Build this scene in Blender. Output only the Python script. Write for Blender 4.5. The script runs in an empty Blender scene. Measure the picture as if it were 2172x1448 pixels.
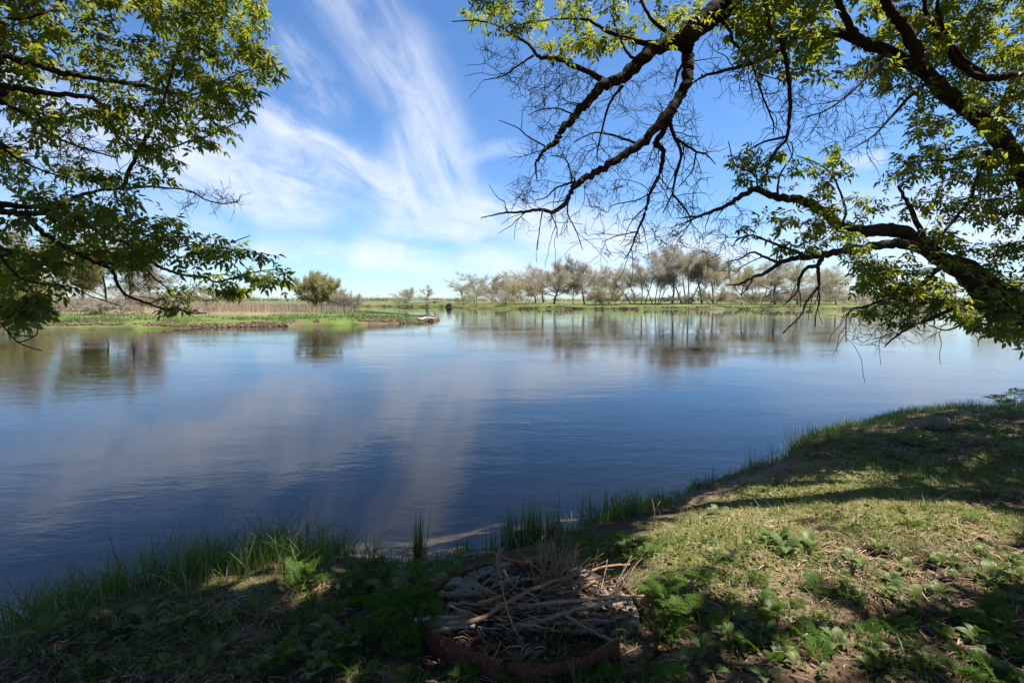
import bpy, math, random
import numpy as np
from mathutils import Vector, Matrix

random.seed(7)
RNG = np.random.default_rng(11)
SC = bpy.context.scene
COL = SC.collection

# ------------------------------------------------------------------ camera
W, HH, F = 2172.0, 1448.0, 1086.0
CAMP = np.array([0.0, 0.0, 2.1])
PITCH = math.atan((724 - 638) / F)
cam = bpy.data.cameras.new('camera')
cam.lens, cam.sensor_width = 18.0, 36.0
cam.clip_start, cam.clip_end = 0.05, 12000
cam_o = bpy.data.objects.new('camera', cam)
COL.objects.link(cam_o)
cam_o.location = CAMP
cam_o.rotation_euler = (math.pi / 2 - PITCH, 0, 0)
SC.camera = cam_o

# ------------------------------------------------------------------ sun, sky, exposure
SUN_EL, SUN_AZ = math.radians(64), math.radians(86)      # azimuth from +Y towards +X
SUN = np.array([math.cos(SUN_EL) * math.sin(SUN_AZ), math.cos(SUN_EL) * math.cos(SUN_AZ), math.sin(SUN_EL)])
sl = bpy.data.lights.new('sun', 'SUN')
sl.energy, sl.angle, sl.color = 5.0, math.radians(0.53), (1.0, 0.95, 0.86)
sun_o = bpy.data.objects.new('sun', sl)
COL.objects.link(sun_o)
sun_o.rotation_euler = Vector(SUN).to_track_quat('Z', 'Y').to_euler()
SC.view_settings.view_transform = 'Standard'
SC.view_settings.look = 'None'
SC.view_settings.exposure = 0.95
SC.view_settings.gamma = 1.0
SC.view_settings.use_curve_mapping = False
SC.cycles.max_bounces = 8
SC.cycles.transparent_max_bounces = 12
SC.cycles.caustics_reflective = False
SC.cycles.caustics_refractive = False


class NT:
    """small node-tree helper"""
    def __init__(s, tree):
        s.t = tree

    def n(s, typ, **kw):
        nd = s.t.nodes.new(typ)
        for k, v in kw.items():
            setattr(nd, k, v)
        return nd

    def put(s, sock, v):
        if isinstance(v, bpy.types.NodeSocket):
            s.t.links.new(v, sock)
        else:
            sock.default_value = v

    def m(s, op, a, b=None, c=None, clamp=False):
        nd = s.n('ShaderNodeMath', operation=op, use_clamp=clamp)
        s.put(nd.inputs[0], a)
        if b is not None: s.put(nd.inputs[1], b)
        if c is not None: s.put(nd.inputs[2], c)
        return nd.outputs[0]

    def v(s, op, a, b=None, scale=None):
        nd = s.n('ShaderNodeVectorMath', operation=op)
        s.put(nd.inputs[0], a)
        if b is not None: s.put(nd.inputs[1], b)
        if scale is not None: s.put(nd.inputs['Scale'], scale)
        return nd.outputs['Value'] if op in ('DOT_PRODUCT', 'LENGTH') else nd.outputs['Vector']

    def noise(s, vec, scale, detail=3.0, rough=0.5, dist=0.0):
        nd = s.n('ShaderNodeTexNoise')
        if vec is not None: s.put(nd.inputs['Vector'], vec)
        nd.inputs['Scale'].default_value = scale
        nd.inputs['Detail'].default_value = detail
        nd.inputs['Roughness'].default_value = rough
        nd.inputs['Distortion'].default_value = dist
        return nd.outputs['Fac']

    def rng(s, x, a, b, c=0.0, d=1.0, smooth=True):
        nd = s.n('ShaderNodeMapRange')
        nd.interpolation_type = 'SMOOTHSTEP' if smooth else 'LINEAR'
        s.put(nd.inputs['Value'], x)
        for k, vv in (('From Min', a), ('From Max', b), ('To Min', c), ('To Max', d)):
            s.put(nd.inputs[k], vv)
        return nd.outputs['Result']

    def mix(s, f, a, b, blend='MIX'):
        nd = s.n('ShaderNodeMix', data_type='RGBA', blend_type=blend)
        s.put(nd.inputs[0], f); s.put(nd.inputs[6], a); s.put(nd.inputs[7], b)
        return nd.outputs[2]

    def xyz(s, x, y, z):
        nd = s.n('ShaderNodeCombineXYZ')
        s.put(nd.inputs[0], x); s.put(nd.inputs[1], y); s.put(nd.inputs[2], z)
        return nd.outputs[0]


def c4(c):
    return (c[0], c[1], c[2], 1.0)


def pix_dir(px, py):
    """unit view direction(s) of photograph pixel(s)"""
    px, py = np.asarray(px, float), np.asarray(py, float)
    a, b = (px - W / 2) / F, (HH / 2 - py) / F
    cp, sp = math.cos(PITCH), math.sin(PITCH)
    return np.stack([a, cp + b * sp, -sp + b * cp], -1)


def at_depth(px, py, d):
    """world point seen at a pixel, d metres along the view axis"""
    return CAMP + pix_dir(px, py) * np.asarray(d, float)[..., None]


def on_z(px, py, z):
    """world point where a pixel's line of sight meets the level z"""
    d = pix_dir(px, py)
    t = (np.asarray(z, float) - CAMP[2]) / d[..., 2]
    return CAMP + d * t[..., None]


def project(P):
    """world points -> pixel x, y and depth (used to keep foliage out of the gaps)"""
    Q = np.asarray(P, float) - CAMP
    cp, sp = math.cos(PITCH), math.sin(PITCH)
    dep = Q[..., 1] * cp - Q[..., 2] * sp
    up = Q[..., 1] * sp + Q[..., 2] * cp
    dd = np.where(dep > 0.05, dep, 1e9)
    return W / 2 + F * Q[..., 0] / dd, HH / 2 - F * up / dd, dep


# ------------------------------------------------------------------ world: Nishita sky + cirrus
world = bpy.data.worlds.new('World')
SC.world = world
world.use_nodes = True
wt = world.node_tree
wt.nodes.clear()
N = NT(wt)
sky = N.n('ShaderNodeTexSky', sky_type='NISHITA')
sky.sun_disc = False
sky.sun_elevation, sky.sun_rotation = SUN_EL, SUN_AZ
sky.altitude, sky.air_density, sky.dust_density, sky.ozone_density = 900, 1.0, 0.35, 2.2
D = N.n('ShaderNodeTexCoord').outputs['Generated']
D = N.v('NORMALIZE', D)
sep = N.n('ShaderNodeSeparateXYZ'); wt.links.new(D, sep.inputs[0])
zc = N.m('MAXIMUM', sep.outputs[2], 0.0)
warp = N.n('ShaderNodeTexNoise'); wt.links.new(D, warp.inputs['Vector'])
warp.inputs['Scale'].default_value = 7.0; warp.inputs['Detail'].default_value = 4.0; warp.inputs['Roughness'].default_value = 0.6
Dw = N.v('ADD', D, N.v('SCALE', N.v('SUBTRACT', warp.outputs['Color'], (0.5, 0.5, 0.5)), scale=0.055))
# streaks: pixel from, pixel to, half width px, opacity, feather-noise stretch
STREAKS = [
    ((715, -60), (860, 170), 90, .50, 4), ((850, 140), (930, 310), 80, .60, 5), ((900, 270), (955, 400), 70, .65, 5), ((870, 330), (890, 440), 60, .7, 5),
    ((575, 245), (850, 412), 30, .95, 3), ((600, 300), (830, 410), 62, .5, 3), ((400, 320), (640, 400), 80, .75, 2), ((330, 250), (520, 350), 100, .5, 2),
    ((520, 420), (1010, 482), 34, .75, 6), ((560, 520), (840, 540), 24, .9, 6), ((780, 530), (1180, 592), 38, 1.0, 6), ((850, 450), (1120, 470), 30, .6, 5),
    ((1000, 450), (1320, 500), 50, .75, 4), ((1150, 505), (1560, 550), 55, .95, 4), ((940, 425), (1020, 440), 40, .5, 4), ((620, 110), (700, 215), 48, .45, 3), ((1250, 580), (1950, 592), 52, 1.0, 3),
    ((1790, 352), (1860, 338), 18, .5, 3), ((1000, 330), (1085, 310), 20, .45, 4), ((1990, 470), (2110, 490), 70, 1.1, 2),
    ((60, 230), (320, 330), 120, .8, 2), ((500, 190), (560, 260), 60, .3, 3), ((-500, 420), (420, 520), 90, .7, 4),
    ((1700, 470), (2700, 420), 110, .6, 4), ((1050, 530), (2000, 480), 60, .6, 5), ((560, 465), (1000, 500), 26, .6, 5),
]
total = None
for k, (p, q, hw, op, st) in enumerate(STREAKS):
    A = pix_dir(*p); A = A / np.linalg.norm(A)
    B = pix_dir(*q); B = B / np.linalg.norm(B)
    mid = pix_dir((p[0] + q[0]) / 2, (p[1] + q[1]) / 2)
    hwr = hw / F / np.linalg.norm(mid)
    AB = B - A
    L = np.linalg.norm(AB)
    PA_ = N.v('SUBTRACT', Dw, tuple(A))
    t_raw = N.v('DOT_PRODUCT', PA_, tuple(AB / L ** 2))
    t = N.m('MINIMUM', N.m('MAXIMUM', t_raw, 0.0), 1.0)
    rel = N.v('SUBTRACT', PA_, N.v('SCALE', tuple(AB), scale=t))
    dist = N.v('LENGTH', rel)
    perp = np.cross(AB / L, (A + B) / 2); perp /= np.linalg.norm(perp)
    across = N.v('DOT_PRODUCT', N.v('SUBTRACT', D, tuple(A)), tuple(perp))
    nz = N.noise(N.xyz(N.m('MULTIPLY', t_raw, L * 9.0 / st), N.m('MULTIPLY', across, 7.0), k * 3.7), 2.6, 7.0, 0.64, 0.7)
    fall = N.rng(dist, hwr * 1.45, hwr * 0.15)
    d_ = N.m('MULTIPLY', N.m('MULTIPLY', fall, N.rng(nz, 0.26, 0.74)), op)
    keep = N.m('SUBTRACT', 1.0, N.m('MINIMUM', d_, 1.0))
    total = keep if total is None else N.m('MULTIPLY', total, keep)
# thin veil everywhere, denser towards the horizon, on a flat cloud layer
layer = N.v('SCALE', N.xyz(sep.outputs[0], sep.outputs[1], 0.0), scale=N.m('DIVIDE', 1.0, N.m('ADD', zc, 0.12)))
veil = N.noise(N.v('MULTIPLY', layer, (0.55, 1.5, 1.0)), 1.6, 6.0, 0.6, 0.6)
veil = N.m('MULTIPLY', N.rng(veil, 0.50, 0.80), N.m('ADD', N.rng(zc, 0.55, 0.0, 0.05, 0.20), 0.0))
total = N.m('MULTIPLY', total, N.m('SUBTRACT', 1.0, veil))
cloud = N.m('SUBTRACT', 1.0, total)
hsv = N.n('ShaderNodeHueSaturation')
hsv.inputs['Saturation'].default_value = 1.09
hsv.inputs['Value'].default_value = 1.0
wt.links.new(sky.outputs[0], hsv.inputs['Color'])
CLOUD_COL = (6.6, 6.9, 7.6, 1.0)
clear = N.mix(1.0, hsv.outputs[0], N.mix(N.rng(zc, 0.0, 0.30), (0.82, 1.0, 1.22, 1), (0.86, 1.06, 1.26, 1)), 'MULTIPLY')
skycol = N.mix(N.m('MULTIPLY', cloud, 0.9), clear, CLOUD_COL)
bg = N.n('ShaderNodeBackground')
bg.inputs['Strength'].default_value = 0.081
wt.links.new(skycol, bg.inputs['Color'])
wo = N.n('ShaderNodeOutputWorld')
wt.links.new(bg.outputs[0], wo.inputs['Surface'])
world.cycles.sampling_method = 'MANUAL'
world.cycles.sample_map_resolution = 512


# ------------------------------------------------------------------ mesh helpers
def new_mesh(name, V, faces, mat, smooth=False, attrs=None):
    V = np.ascontiguousarray(V, np.float32)
    me = bpy.data.meshes.new(name)
    faces = [np.ascontiguousarray(f, np.int32) for f in faces if len(f)]
    me.vertices.add(len(V))
    me.vertices.foreach_set('co', V.ravel())
    nl = sum(f.size for f in faces)
    npoly = sum(len(f) for f in faces)
    me.loops.add(nl)
    me.loops.foreach_set('vertex_index', np.concatenate([f.ravel() for f in faces]) if faces else np.zeros(0, np.int32))
    me.polygons.add(npoly)
    st, o = [], 0
    for f in faces:
        st.append(o + np.arange(len(f)) * f.shape[1]); o += f.size
    me.polygons.foreach_set('loop_start', np.concatenate(st).astype(np.int32))
    if smooth:
        me.polygons.foreach_set('use_smooth', np.ones(npoly, bool))
    for k, a in (attrs or {}).items():
        a = np.ascontiguousarray(a, np.float32)
        if a.ndim == 1:
            at = me.attributes.new(k, 'FLOAT', 'POINT'); at.data.foreach_set('value', a)
        else:
            at = me.attributes.new(k, 'FLOAT_COLOR', 'POINT')
            at.data.foreach_set('color', np.concatenate([a, np.ones((len(a), 1), np.float32)], 1).ravel())
    me.update(calc_edges=True)
    if mat is not None:
        me.materials.append(mat)
    return me


def mk(name, V, faces, mat, parent=None, smooth=False, attrs=None, origin=None):
    """one mesh object from world-space vertices; origin = where its own zero sits (a parent Empty's place)"""
    V = np.asarray(V, float)
    if origin is not None:
        V = V - np.asarray(origin, float)
    o = bpy.data.objects.new(name, new_mesh(name, V, faces, mat, smooth, attrs))
    COL.objects.link(o)
    if parent is not None:
        o.parent = parent
    elif origin is not None:
        o.location = origin
    return o


def tag(o, label=None, cat=None, group=None, kind=None):
    for k, v in (('label', label), ('category', cat), ('group', group), ('kind', kind)):
        if v: o[k] = v
    return o


def thing(name, loc, label, cat, group=None):
    o = bpy.data.objects.new(name, None)
    o.empty_display_size = 0.2
    COL.objects.link(o)
    o.location = [float(c) for c in loc]
    return tag(o, label, cat, group)


def copy_thing(root, loc, rotz=0.0, scale=1.0, label=None, group=None):
    r = root.copy(); COL.objects.link(r)
    r.location = [float(c) for c in loc]; r.rotation_euler = (0, 0, rotz); r.scale = (scale,) * 3
    if label: r['label'] = label
    if group: r['group'] = group
    for ch in root.children:
        c = ch.copy(); COL.objects.link(c); c.parent = r
    return r


class MB:
    """collects tubes and loose faces into one mesh"""
    def __init__(s):
        s.V, s.T, s.Q, s.n = [], [], [], 0

    def add(s, V, tris=None, quads=None):
        if tris is not None: s.T.append(np.asarray(tris) + s.n)
        if quads is not None: s.Q.append(np.asarray(quads) + s.n)
        s.V.append(np.asarray(V, float)); s.n += len(V)

    def tube(s, P, R, k=5, cap=True, rough=0.0):
        P = np.asarray(P, float); n = len(P)
        R = np.broadcast_to(np.asarray(R, float), (n,))
        T = np.gradient(P, axis=0)
        T /= np.linalg.norm(T, axis=1)[:, None] + 1e-9
        ref = np.array([0.31, 0.17, 0.93]) if abs(T[:, 2]).mean() < 0.85 else np.array([0.95, 0.2, 0.1])
        X = np.cross(T, ref); X /= np.linalg.norm(X, axis=1)[:, None] + 1e-9
        Y = np.cross(T, X)
        a = np.arange(k) * 2 * math.pi / k
        rr = R[:, None] * (1 + rough * (RNG.random((n, k)) - 0.5) * 2) if rough else np.repeat(R[:, None], k, 1)
        V = P[:, None] + rr[..., None] * (np.cos(a)[None, :, None] * X[:, None] + np.sin(a)[None, :, None] * Y[:, None])
        i = np.arange(n - 1)[:, None] * k; j = np.arange(k)[None]; j2 = (j + 1) % k
        Q = np.stack([i + j, i + j2, i + k + j2, i + k + j], -1).reshape(-1, 4)
        V = V.reshape(-1, 3)
        if cap:
            V = np.concatenate([V, P[:1] - T[:1] * R[0] * .3, P[-1:] + T[-1:] * R[-1] * .3])
            jj = np.arange(k); b = (n - 1) * k
            t1 = np.stack([(jj + 1) % k, jj, np.full(k, n * k)], 1)
            t2 = np.stack([b + jj, b + (jj + 1) % k, np.full(k, n * k + 1)], 1)
            s.add(V, np.concatenate([t1, t2]), Q)
            s.T[-1] = s.T[-1]
        else:
            s.add(V, None, Q)

    def faces(s):
        return [np.concatenate(s.T) if s.T else np.zeros((0, 3), int), np.concatenate(s.Q) if s.Q else np.zeros((0, 4), int)]

    def build(s, name, mat, parent=None, origin=None, smooth=True, attrs=None):
        return mk(name, np.concatenate(s.V), s.faces(), mat, parent, smooth, attrs, origin)


def catmull(P, per=6):
    P = np.asarray(P, float)
    Q = np.concatenate([2 * P[:1] - P[1:2], P, 2 * P[-1:] - P[-2:-1]])
    out = []
    u = np.linspace(0, 1, per, endpoint=False)[:, None]
    for i in range(1, len(Q) - 2):
        a, b, c, d = Q[i - 1], Q[i], Q[i + 1], Q[i + 2]
        out.append(0.5 * (2 * b + (c - a) * u + (2 * a - 5 * b + 4 * c - d) * u ** 2 + (-a + 3 * b - 3 * c + d) * u ** 3))
    out.append(P[-1:])
    return np.concatenate(out)


def vnoise(x, y, s, seed=0):
    """value noise 0..1"""
    x, y = np.asarray(x, float) / s + seed * 17.3, np.asarray(y, float) / s - seed * 9.1
    ix, iy = np.floor(x), np.floor(y)
    fx, fy = x - ix, y - iy
    fx, fy = fx * fx * (3 - 2 * fx), fy * fy * (3 - 2 * fy)

    def h(a, b):
        v = np.sin(a * 127.1 + b * 311.7 + seed * 74.7) * 43758.5453
        return v - np.floor(v)
    return (h(ix, iy) * (1 - fx) + h(ix + 1, iy) * fx) * (1 - fy) + (h(ix, iy + 1) * (1 - fx) + h(ix + 1, iy + 1) * fx) * fy


def fbm(x, y, s, seed=0, o=4):
    r, a, t = 0, 1.0, 0
    for i in range(o):
        r = r + a * vnoise(x, y, s / 2 ** i, seed + i); t += a; a *= 0.55
    return r / t


def sdf(poly, x, y):
    """signed distance, positive inside the polygon"""
    x, y = np.asarray(x, float), np.asarray(y, float)
    d = np.full(x.shape, 1e18); ins = np.zeros(x.shape, bool)
    n = len(poly)
    for i in range(n):
        ax, ay = poly[i]; bx, by = poly[(i + 1) % n]
        ex, ey = bx - ax, by - ay
        t = np.clip(((x - ax) * ex + (y - ay) * ey) / (ex * ex + ey * ey), 0, 1)
        d = np.minimum(d, (x - ax - t * ex) ** 2 + (y - ay - t * ey) ** 2)
        c = (ay > y) != (by > y)
        with np.errstate(divide='ignore', invalid='ignore'):
            xi = (bx - ax) * (y - ay) / (by - ay if by != ay else 1e-9) + ax
        ins ^= c & (x < xi)
    return np.where(ins, 1, -1) * np.sqrt(d)


def in_poly(poly, x, y):
    return sdf(poly, x, y) > 0


# ------------------------------------------------------------------ the lie of the land
NEAR_PX = [(0, 1345), (150, 1290), (300, 1250), (450, 1210), (600, 1180), (750, 1182), (880, 1195), (1050, 1168), (1200, 1120),
           (1350, 1085), (1430, 1052), (1500, 1022), (1560, 992), (1650, 962), (1750, 918), (1850, 893), (1980, 876), (2172, 872)]
NEAR = [tuple(p) for p in on_z(np.array([p[0] for p in NEAR_PX]), np.array([p[1] for p in NEAR_PX]), 0.0)[:, :2]]
NEAR = NEAR + [(13, 11), (20, 13), (45, 18), (120, 26), (400, 40), (400, -400), (-400, -400), (-400, -60), (-60, -10), (-14, 0.8), (-6, 2.6)]
SPIT_PX = [(-400, 688), (0, 693), (90, 697), (250, 698), (380, 696), (520, 693), (700, 690), (860, 685), (935, 679.5)]
SPIT = [tuple(p) for p in on_z(np.array([p[0] for p in SPIT_PX]), np.array([p[1] for p in SPIT_PX]), 0.0)[:, :2]]
SPIT = [(-3000, 20), (-200, 30)] + SPIT + [(-8.5, 59), (-13, 66), (-19, 75), (-26, 86), (-34, 98), (-50, 118), (-95, 150), (-200, 230), (-700, 420), (-3000, 700)]
FAR_PX = [(560, 648.3), (700, 648.8), (780, 649.6), (860, 650.2), (930, 650.6), (958, 652.0), (975, 653.2), (1100, 653.8), (1200, 654.2), (1330, 654.6), (1440, 655.2), (1600, 655), (1800, 654.8), (2000, 655), (2172, 655.4), (2600, 657)]
FAR = [tuple(p) for p in on_z(np.array([p[0] for p in FAR_PX]), np.array([p[1] for p in FAR_PX]), 0.0)[:, :2]]
FAR = [(-3000, 900), (-900, 520), (-250, 290)] + FAR + [(320, 130), (700, 180), (5000, 400), (5000, 6000), (-5000, 6000)]


def sm(x, a, b):
    t = np.clip((x - a) / (b - a), 0, 1)
    return t * t * (3 - 2 * t)


def height(x, y, full=False):
    x, y = np.asarray(x, float), np.asarray(y, float)
    wob = (fbm(x, y, 1.1, 3, 3) - .5) * .5
    dn = sdf(NEAR, x, y) + wob * np.clip(1.2 - np.hypot(x, y) * .02, 0.3, 1)
    ds = sdf(SPIT, x, y) + (fbm(x, y, 6, 5, 3) - .5) * 3.0
    df = sdf(FAR, x, y) + (fbm(x, y, 9, 9, 3) - .5) * 5.0
    pn = np.maximum(dn, 0); ps = np.maximum(ds, 0); pf = np.maximum(df, 0)
    zn = 0.26 * (1 - np.exp(-pn / 0.55)) + 0.24 * (1 - np.exp(-pn / 2.2)) + (fbm(x, y, .9, 21, 4) - .5) * .12 * np.clip(pn / .5, 0, 1) + (fbm(x, y, .16, 31, 3) - .5) * .06 * np.clip(pn / .3, 0, 1)
    zs = 0.30 * (1 - np.exp(-ps / 0.8)) + 0.45 * (1 - np.exp(-ps / 7)) + 0.5 * (1 - np.exp(-ps / 60)) + (fbm(x, y, 3.5, 41, 4) - .5) * .35 * np.clip(ps / 2, 0, 1)
    zf = 0.85 * (1 - np.exp(-pf / 1.2)) + 0.5 * (1 - np.exp(-pf / 25)) + (fbm(x, y, 14, 51, 4) - .5) * 1.0 * np.clip(pf / 10, 0, 1)
    near_w = np.minimum(-dn, np.minimum(-ds * .35, -df * .35))
    wx = x + (fbm(x, y, 1.3, 63) - .5) * 2.2
    shoal = sm(wx, -3.2, .2) * sm(-wx, -3.4, -.4) * sm(-y, -8.5, -4.5)
    zw = -0.03 - 2.6 * (1 - np.exp(-np.maximum(near_w, 0) / (3.2 + 4.5 * shoal))) + (fbm(x, y, .7, 61, 3) - .5) * .08 * np.clip(near_w, 0, 1)
    z = np.where(dn > 0, zn, np.where(ds > 0, zs, np.where(df > 0, zf, zw)))
    return (z, dn, ds, df) if full else z


def on_ground(px, py):
    """where a pixel's line of sight meets the near bank"""
    px, py = np.asarray(px, float), np.asarray(py, float)
    z = np.full(px.shape, 0.4)
    for _ in range(14):
        P = on_z(px, py, z)
        z = 0.5 * z + 0.5 * height(P[..., 0], P[..., 1])
    P = on_z(px, py, z)
    return P


def px_poly(pts, z):
    """a region given on the photograph, laid on level z"""
    a = np.array(pts, float)
    return [tuple(p) for p in on_z(a[:, 0], a[:, 1], z)[:, :2]]


# ------------------------------------------------------------------ materials
def material(name):
    m = bpy.data.materials.new(name); m.use_nodes = True
    m.node_tree.nodes.clear()
    return m, NT(m.node_tree)


def finish(N, surf, disp=None, vol=None):
    o = N.n('ShaderNodeOutputMaterial')
    if surf is not None: N.t.links.new(surf, o.inputs['Surface'])
    if vol is not None: N.t.links.new(vol, o.inputs['Volume'])


def attr(N, name):
    return N.n('ShaderNodeAttribute', attribute_name=name)


def principled(N, col, rough=0.8, normal=None, spec=0.3):
    p = N.n('ShaderNodeBsdfPrincipled')
    N.put(p.inputs['Base Color'], col)
    N.put(p.inputs['Roughness'], rough)
    p.inputs['Specular IOR Level'].default_value = spec
    if normal is not None: N.t.links.new(normal, p.inputs['Normal'])
    return p.outputs[0]


def bump(N, h, strength=0.5, dist=0.01):
    b = N.n('ShaderNodeBump')
    b.inputs['Strength'].default_value = strength
    b.inputs['Distance'].default_value = dist
    N.t.links.new(h, b.inputs['Height'])
    return b.outputs[0]


def mat_leaf(name, cols, trans, tint_pow=1.0, tw=0.5, gloss=0.06):
    """thin leaf: reflects a little, lets yellow-green light through; each leaf has its own tint"""
    m, N = material(name)
    a = attr(N, 'tint').outputs['Fac']
    r = N.n('ShaderNodeObjectInfo').outputs['Random']
    t = N.m('FRACT', N.m('ADD', a, r))
    pos = N.n('ShaderNodeNewGeometry').outputs['Position']
    nz = N.noise(pos, 60.0, 2.0)
    col = N.mix(t, c4(cols[0]), c4(cols[1]))
    col = N.mix(N.m('MULTIPLY', nz, 0.5), col, c4(cols[2]))
    d = N.n('ShaderNodeBsdfDiffuse'); N.put(d.inputs[0], col)
    tr = N.n('ShaderNodeBsdfTranslucent'); N.put(tr.inputs[0], N.mix(t, c4(trans[0]), c4(trans[1])))
    mx = N.n('ShaderNodeMixShader'); mx.inputs[0].default_value = tw
    N.t.links.new(d.outputs[0], mx.inputs[1]); N.t.links.new(tr.outputs[0], mx.inputs[2])
    g = N.n('ShaderNodeBsdfGlossy'); g.inputs['Roughness'].default_value = 0.5; g.inputs[0].default_value = (.8, .9, .8, 1)
    m2 = N.n('ShaderNodeMixShader'); m2.inputs[0].default_value = gloss
    N.t.links.new(mx.outputs[0], m2.inputs[1]); N.t.links.new(g.outputs[0], m2.inputs[2])
    finish(N, m2.outputs[0])
    return m


def mat_bark(name, c1, c2, scale=30.0, strength=0.6, dist=0.01):
    m, N = material(name)
    pos = N.n('ShaderNodeTexCoord').outputs['Object']
    n1 = N.noise(pos, scale, 5.0, 0.65)
    n2 = N.noise(pos, scale * 0.16, 2.0)
    col = N.mix(N.rng(n1, .3, .7), c4(c1), c4(c2))
    col = N.mix(N.m('MULTIPLY', n2, .5), col, c4([c * 1.5 for c in c2]))
    finish(N, principled(N, col, 0.9, bump(N, n1, strength, dist), 0.15))
    return m


def mat_plain(name, c1, c2, scale=8.0, rough=0.85, use_tint=False):
    m, N = material(name)
    if use_tint:
        t = N.m('FRACT', N.m('ADD', attr(N, 'tint').outputs['Fac'], N.n('ShaderNodeObjectInfo').outputs['Random']))
    else:
        t = N.noise(N.n('ShaderNodeNewGeometry').outputs['Position'], scale, 4.0, 0.6)
        t = N.rng(t, .3, .7)
    finish(N, principled(N, N.mix(t, c4(c1), c4(c2)), rough, None, 0.2))
    return m


M_LEAF = mat_leaf('boxelder_leaf', ((.050, .090, .012), (.105, .135, .018), (.07, .10, .01)), ((.24, .33, .015), (.47, .46, .03)), tw=.54, gloss=.04)
M_BARK = mat_bark('boxelder_bark', (.018, .013, .010), (.055, .042, .033), 38, .9, .012)
M_TWIG = mat_bark('twig_bark', (.022, .016, .013), (.055, .042, .033), 60, .3, .002)
M_GRASS = mat_leaf('grass_blade', ((.055, .105, .015), (.10, .15, .025), (.12, .15, .04)), ((.10, .20, .02), (.18, .26, .03)), tw=.42)
M_LAWN = mat_leaf('short_grass', ((.20, .25, .03), (.33, .33, .07), (.38, .34, .13)), ((.28, .34, .04), (.38, .38, .08)), tw=.38)
M_BURDOCK = mat_leaf('broad_leaf', ((.075, .130, .030), (.17, .20, .05), (.14, .18, .08)), ((.15, .24, .03), (.20, .27, .04)), tw=.36, gloss=.03)
M_FROND = mat_leaf('feathery_leaf', ((.060, .130, .015), (.100, .175, .020), (.08, .14, .01)), ((.12, .26, .02), (.20, .30, .02)), tw=.42, gloss=.015)
M_STALK = mat_plain('green_stalk', (.07, .12, .03), (.12, .14, .05), 20)
M_STRAW = mat_plain('dry_straw', (.18, .115, .075), (.50, .36, .25), use_tint=True)
M_DEADLEAF = mat_plain('dead_leaf', (.10, .055, .035), (.26, .165, .11), use_tint=True)

# ground colours travel as a vertex colour; the nodes add grain and fine relief
M_GROUND, N = material('earth')
gc = attr(N, 'soil').outputs['Color']
gp = N.n('ShaderNodeNewGeometry').outputs['Position']
g1 = N.noise(gp, 34.0, 6.0, 0.68)
g2 = N.noise(gp, 150.0, 3.0, 0.6)
g3 = N.noise(gp, 0.6, 4.0, 0.6)
gcol = N.mix(1.0, gc, N.mix(N.rng(g1, .25, .75), (.45, .43, .40, 1), (1.6, 1.55, 1.5, 1)), 'MULTIPLY')
gcol = N.mix(1.0, gcol, N.mix(N.rng(g3, .3, .7), (.8, .8, .8, 1), (1.18, 1.18, 1.15, 1)), 'MULTIPLY')
finish(N, principled(N, gcol, 0.95, bump(N, N.m('ADD', g1, N.m('MULTIPLY', g2, .35)), .8, .02), .12))

# ------------------------------------------------------------------ ground: one sheet, finer towards the camera
ang = np.concatenate([np.arange(-180, -54, 3.0), np.arange(-54, 54, 0.24), np.arange(54, 180, 3.0)]) * math.pi / 180
rad = [0.5]
while rad[-1] < 9000:
    r = rad[-1]
    rad.append(r * (1.013 if r < 13 else 1.020 if r < 300 else 1.09))
rad = np.array(rad)
GX, GY = np.sin(ang)[None] * rad[:, None], np.cos(ang)[None] * rad[:, None]
GZ, DN, DS, DF = height(GX, GY, True)
na, nr = len(ang), len(rad)


def lerp(a, b, t):
    return np.asarray(a) * (1 - t[..., None]) + np.asarray(b) * t[..., None]


LAWN = px_poly([(1180, 1180), (1330, 1095), (1430, 1060), (1560, 990), (1700, 960), (1900, 950), (2172, 990), (2172, 1110), (1960, 1150), (1760, 1130), (1600, 1190), (1420, 1210), (1300, 1250)], 0.42)
lawn_w = sm(sdf(LAWN, GX, GY) + (fbm(GX, GY, .8, 77) - .5) * 1.2, -.35, .45)
n_a, n_b = fbm(GX, GY, .55, 91), fbm(GX, GY, .22, 92)
soil = lerp((.080, .052, .038), (.20, .138, .098), sm(n_b, .35, .7))
soil = lerp(soil, (.085, .095, .030), sm(n_a, .5, .72) * .7)
soil = soil * (1 - lawn_w[..., None] * .8) + np.array((.19, .185, .075)) * lawn_w[..., None] * .8
bed = lerp((.19, .125, .075), (.27, .19, .12), sm(fbm(GX, GY, .8, 95), .3, .7))
bed = lerp(bed, (.10, .085, .05), sm(fbm(GX, GY, 1.6, 96), .52, .7) * .6)
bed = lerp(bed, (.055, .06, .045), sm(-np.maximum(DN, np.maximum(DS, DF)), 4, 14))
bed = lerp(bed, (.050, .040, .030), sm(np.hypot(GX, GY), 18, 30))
sp = lerp((.10, .075, .05), (.12, .165, .04), sm(DS + (fbm(GX, GY, 2.5, 97) - .5) * 2.0, -.1, .8))
sp = lerp(sp, (.16, .115, .08), sm(fbm(GX, GY, 2.2, 98), .54, .70) * sm(DS, 14, 5) * .75)
sp = lerp(sp, (.27, .21, .135), sm(DS + (fbm(GX, GY, 5, 99) - .5) * 6, 9, 15) * .8)
fa = lerp((.045, .034, .024), (.12, .155, .045), sm(DF + (fbm(GX, GY, 5, 101) - .5) * 1.2, .2, .8))
fa = lerp(fa, (.20, .185, .085), sm(fbm(GX, GY, 12, 102), .5, .75) * .6)
fa = lerp(fa, (.16, .17, .075), sm(DF, 40, 200))
colr = np.where((DN > 0)[..., None], soil, np.where((DS > 0)[..., None], sp, np.where((DF > 0)[..., None], fa, bed)))
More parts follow.
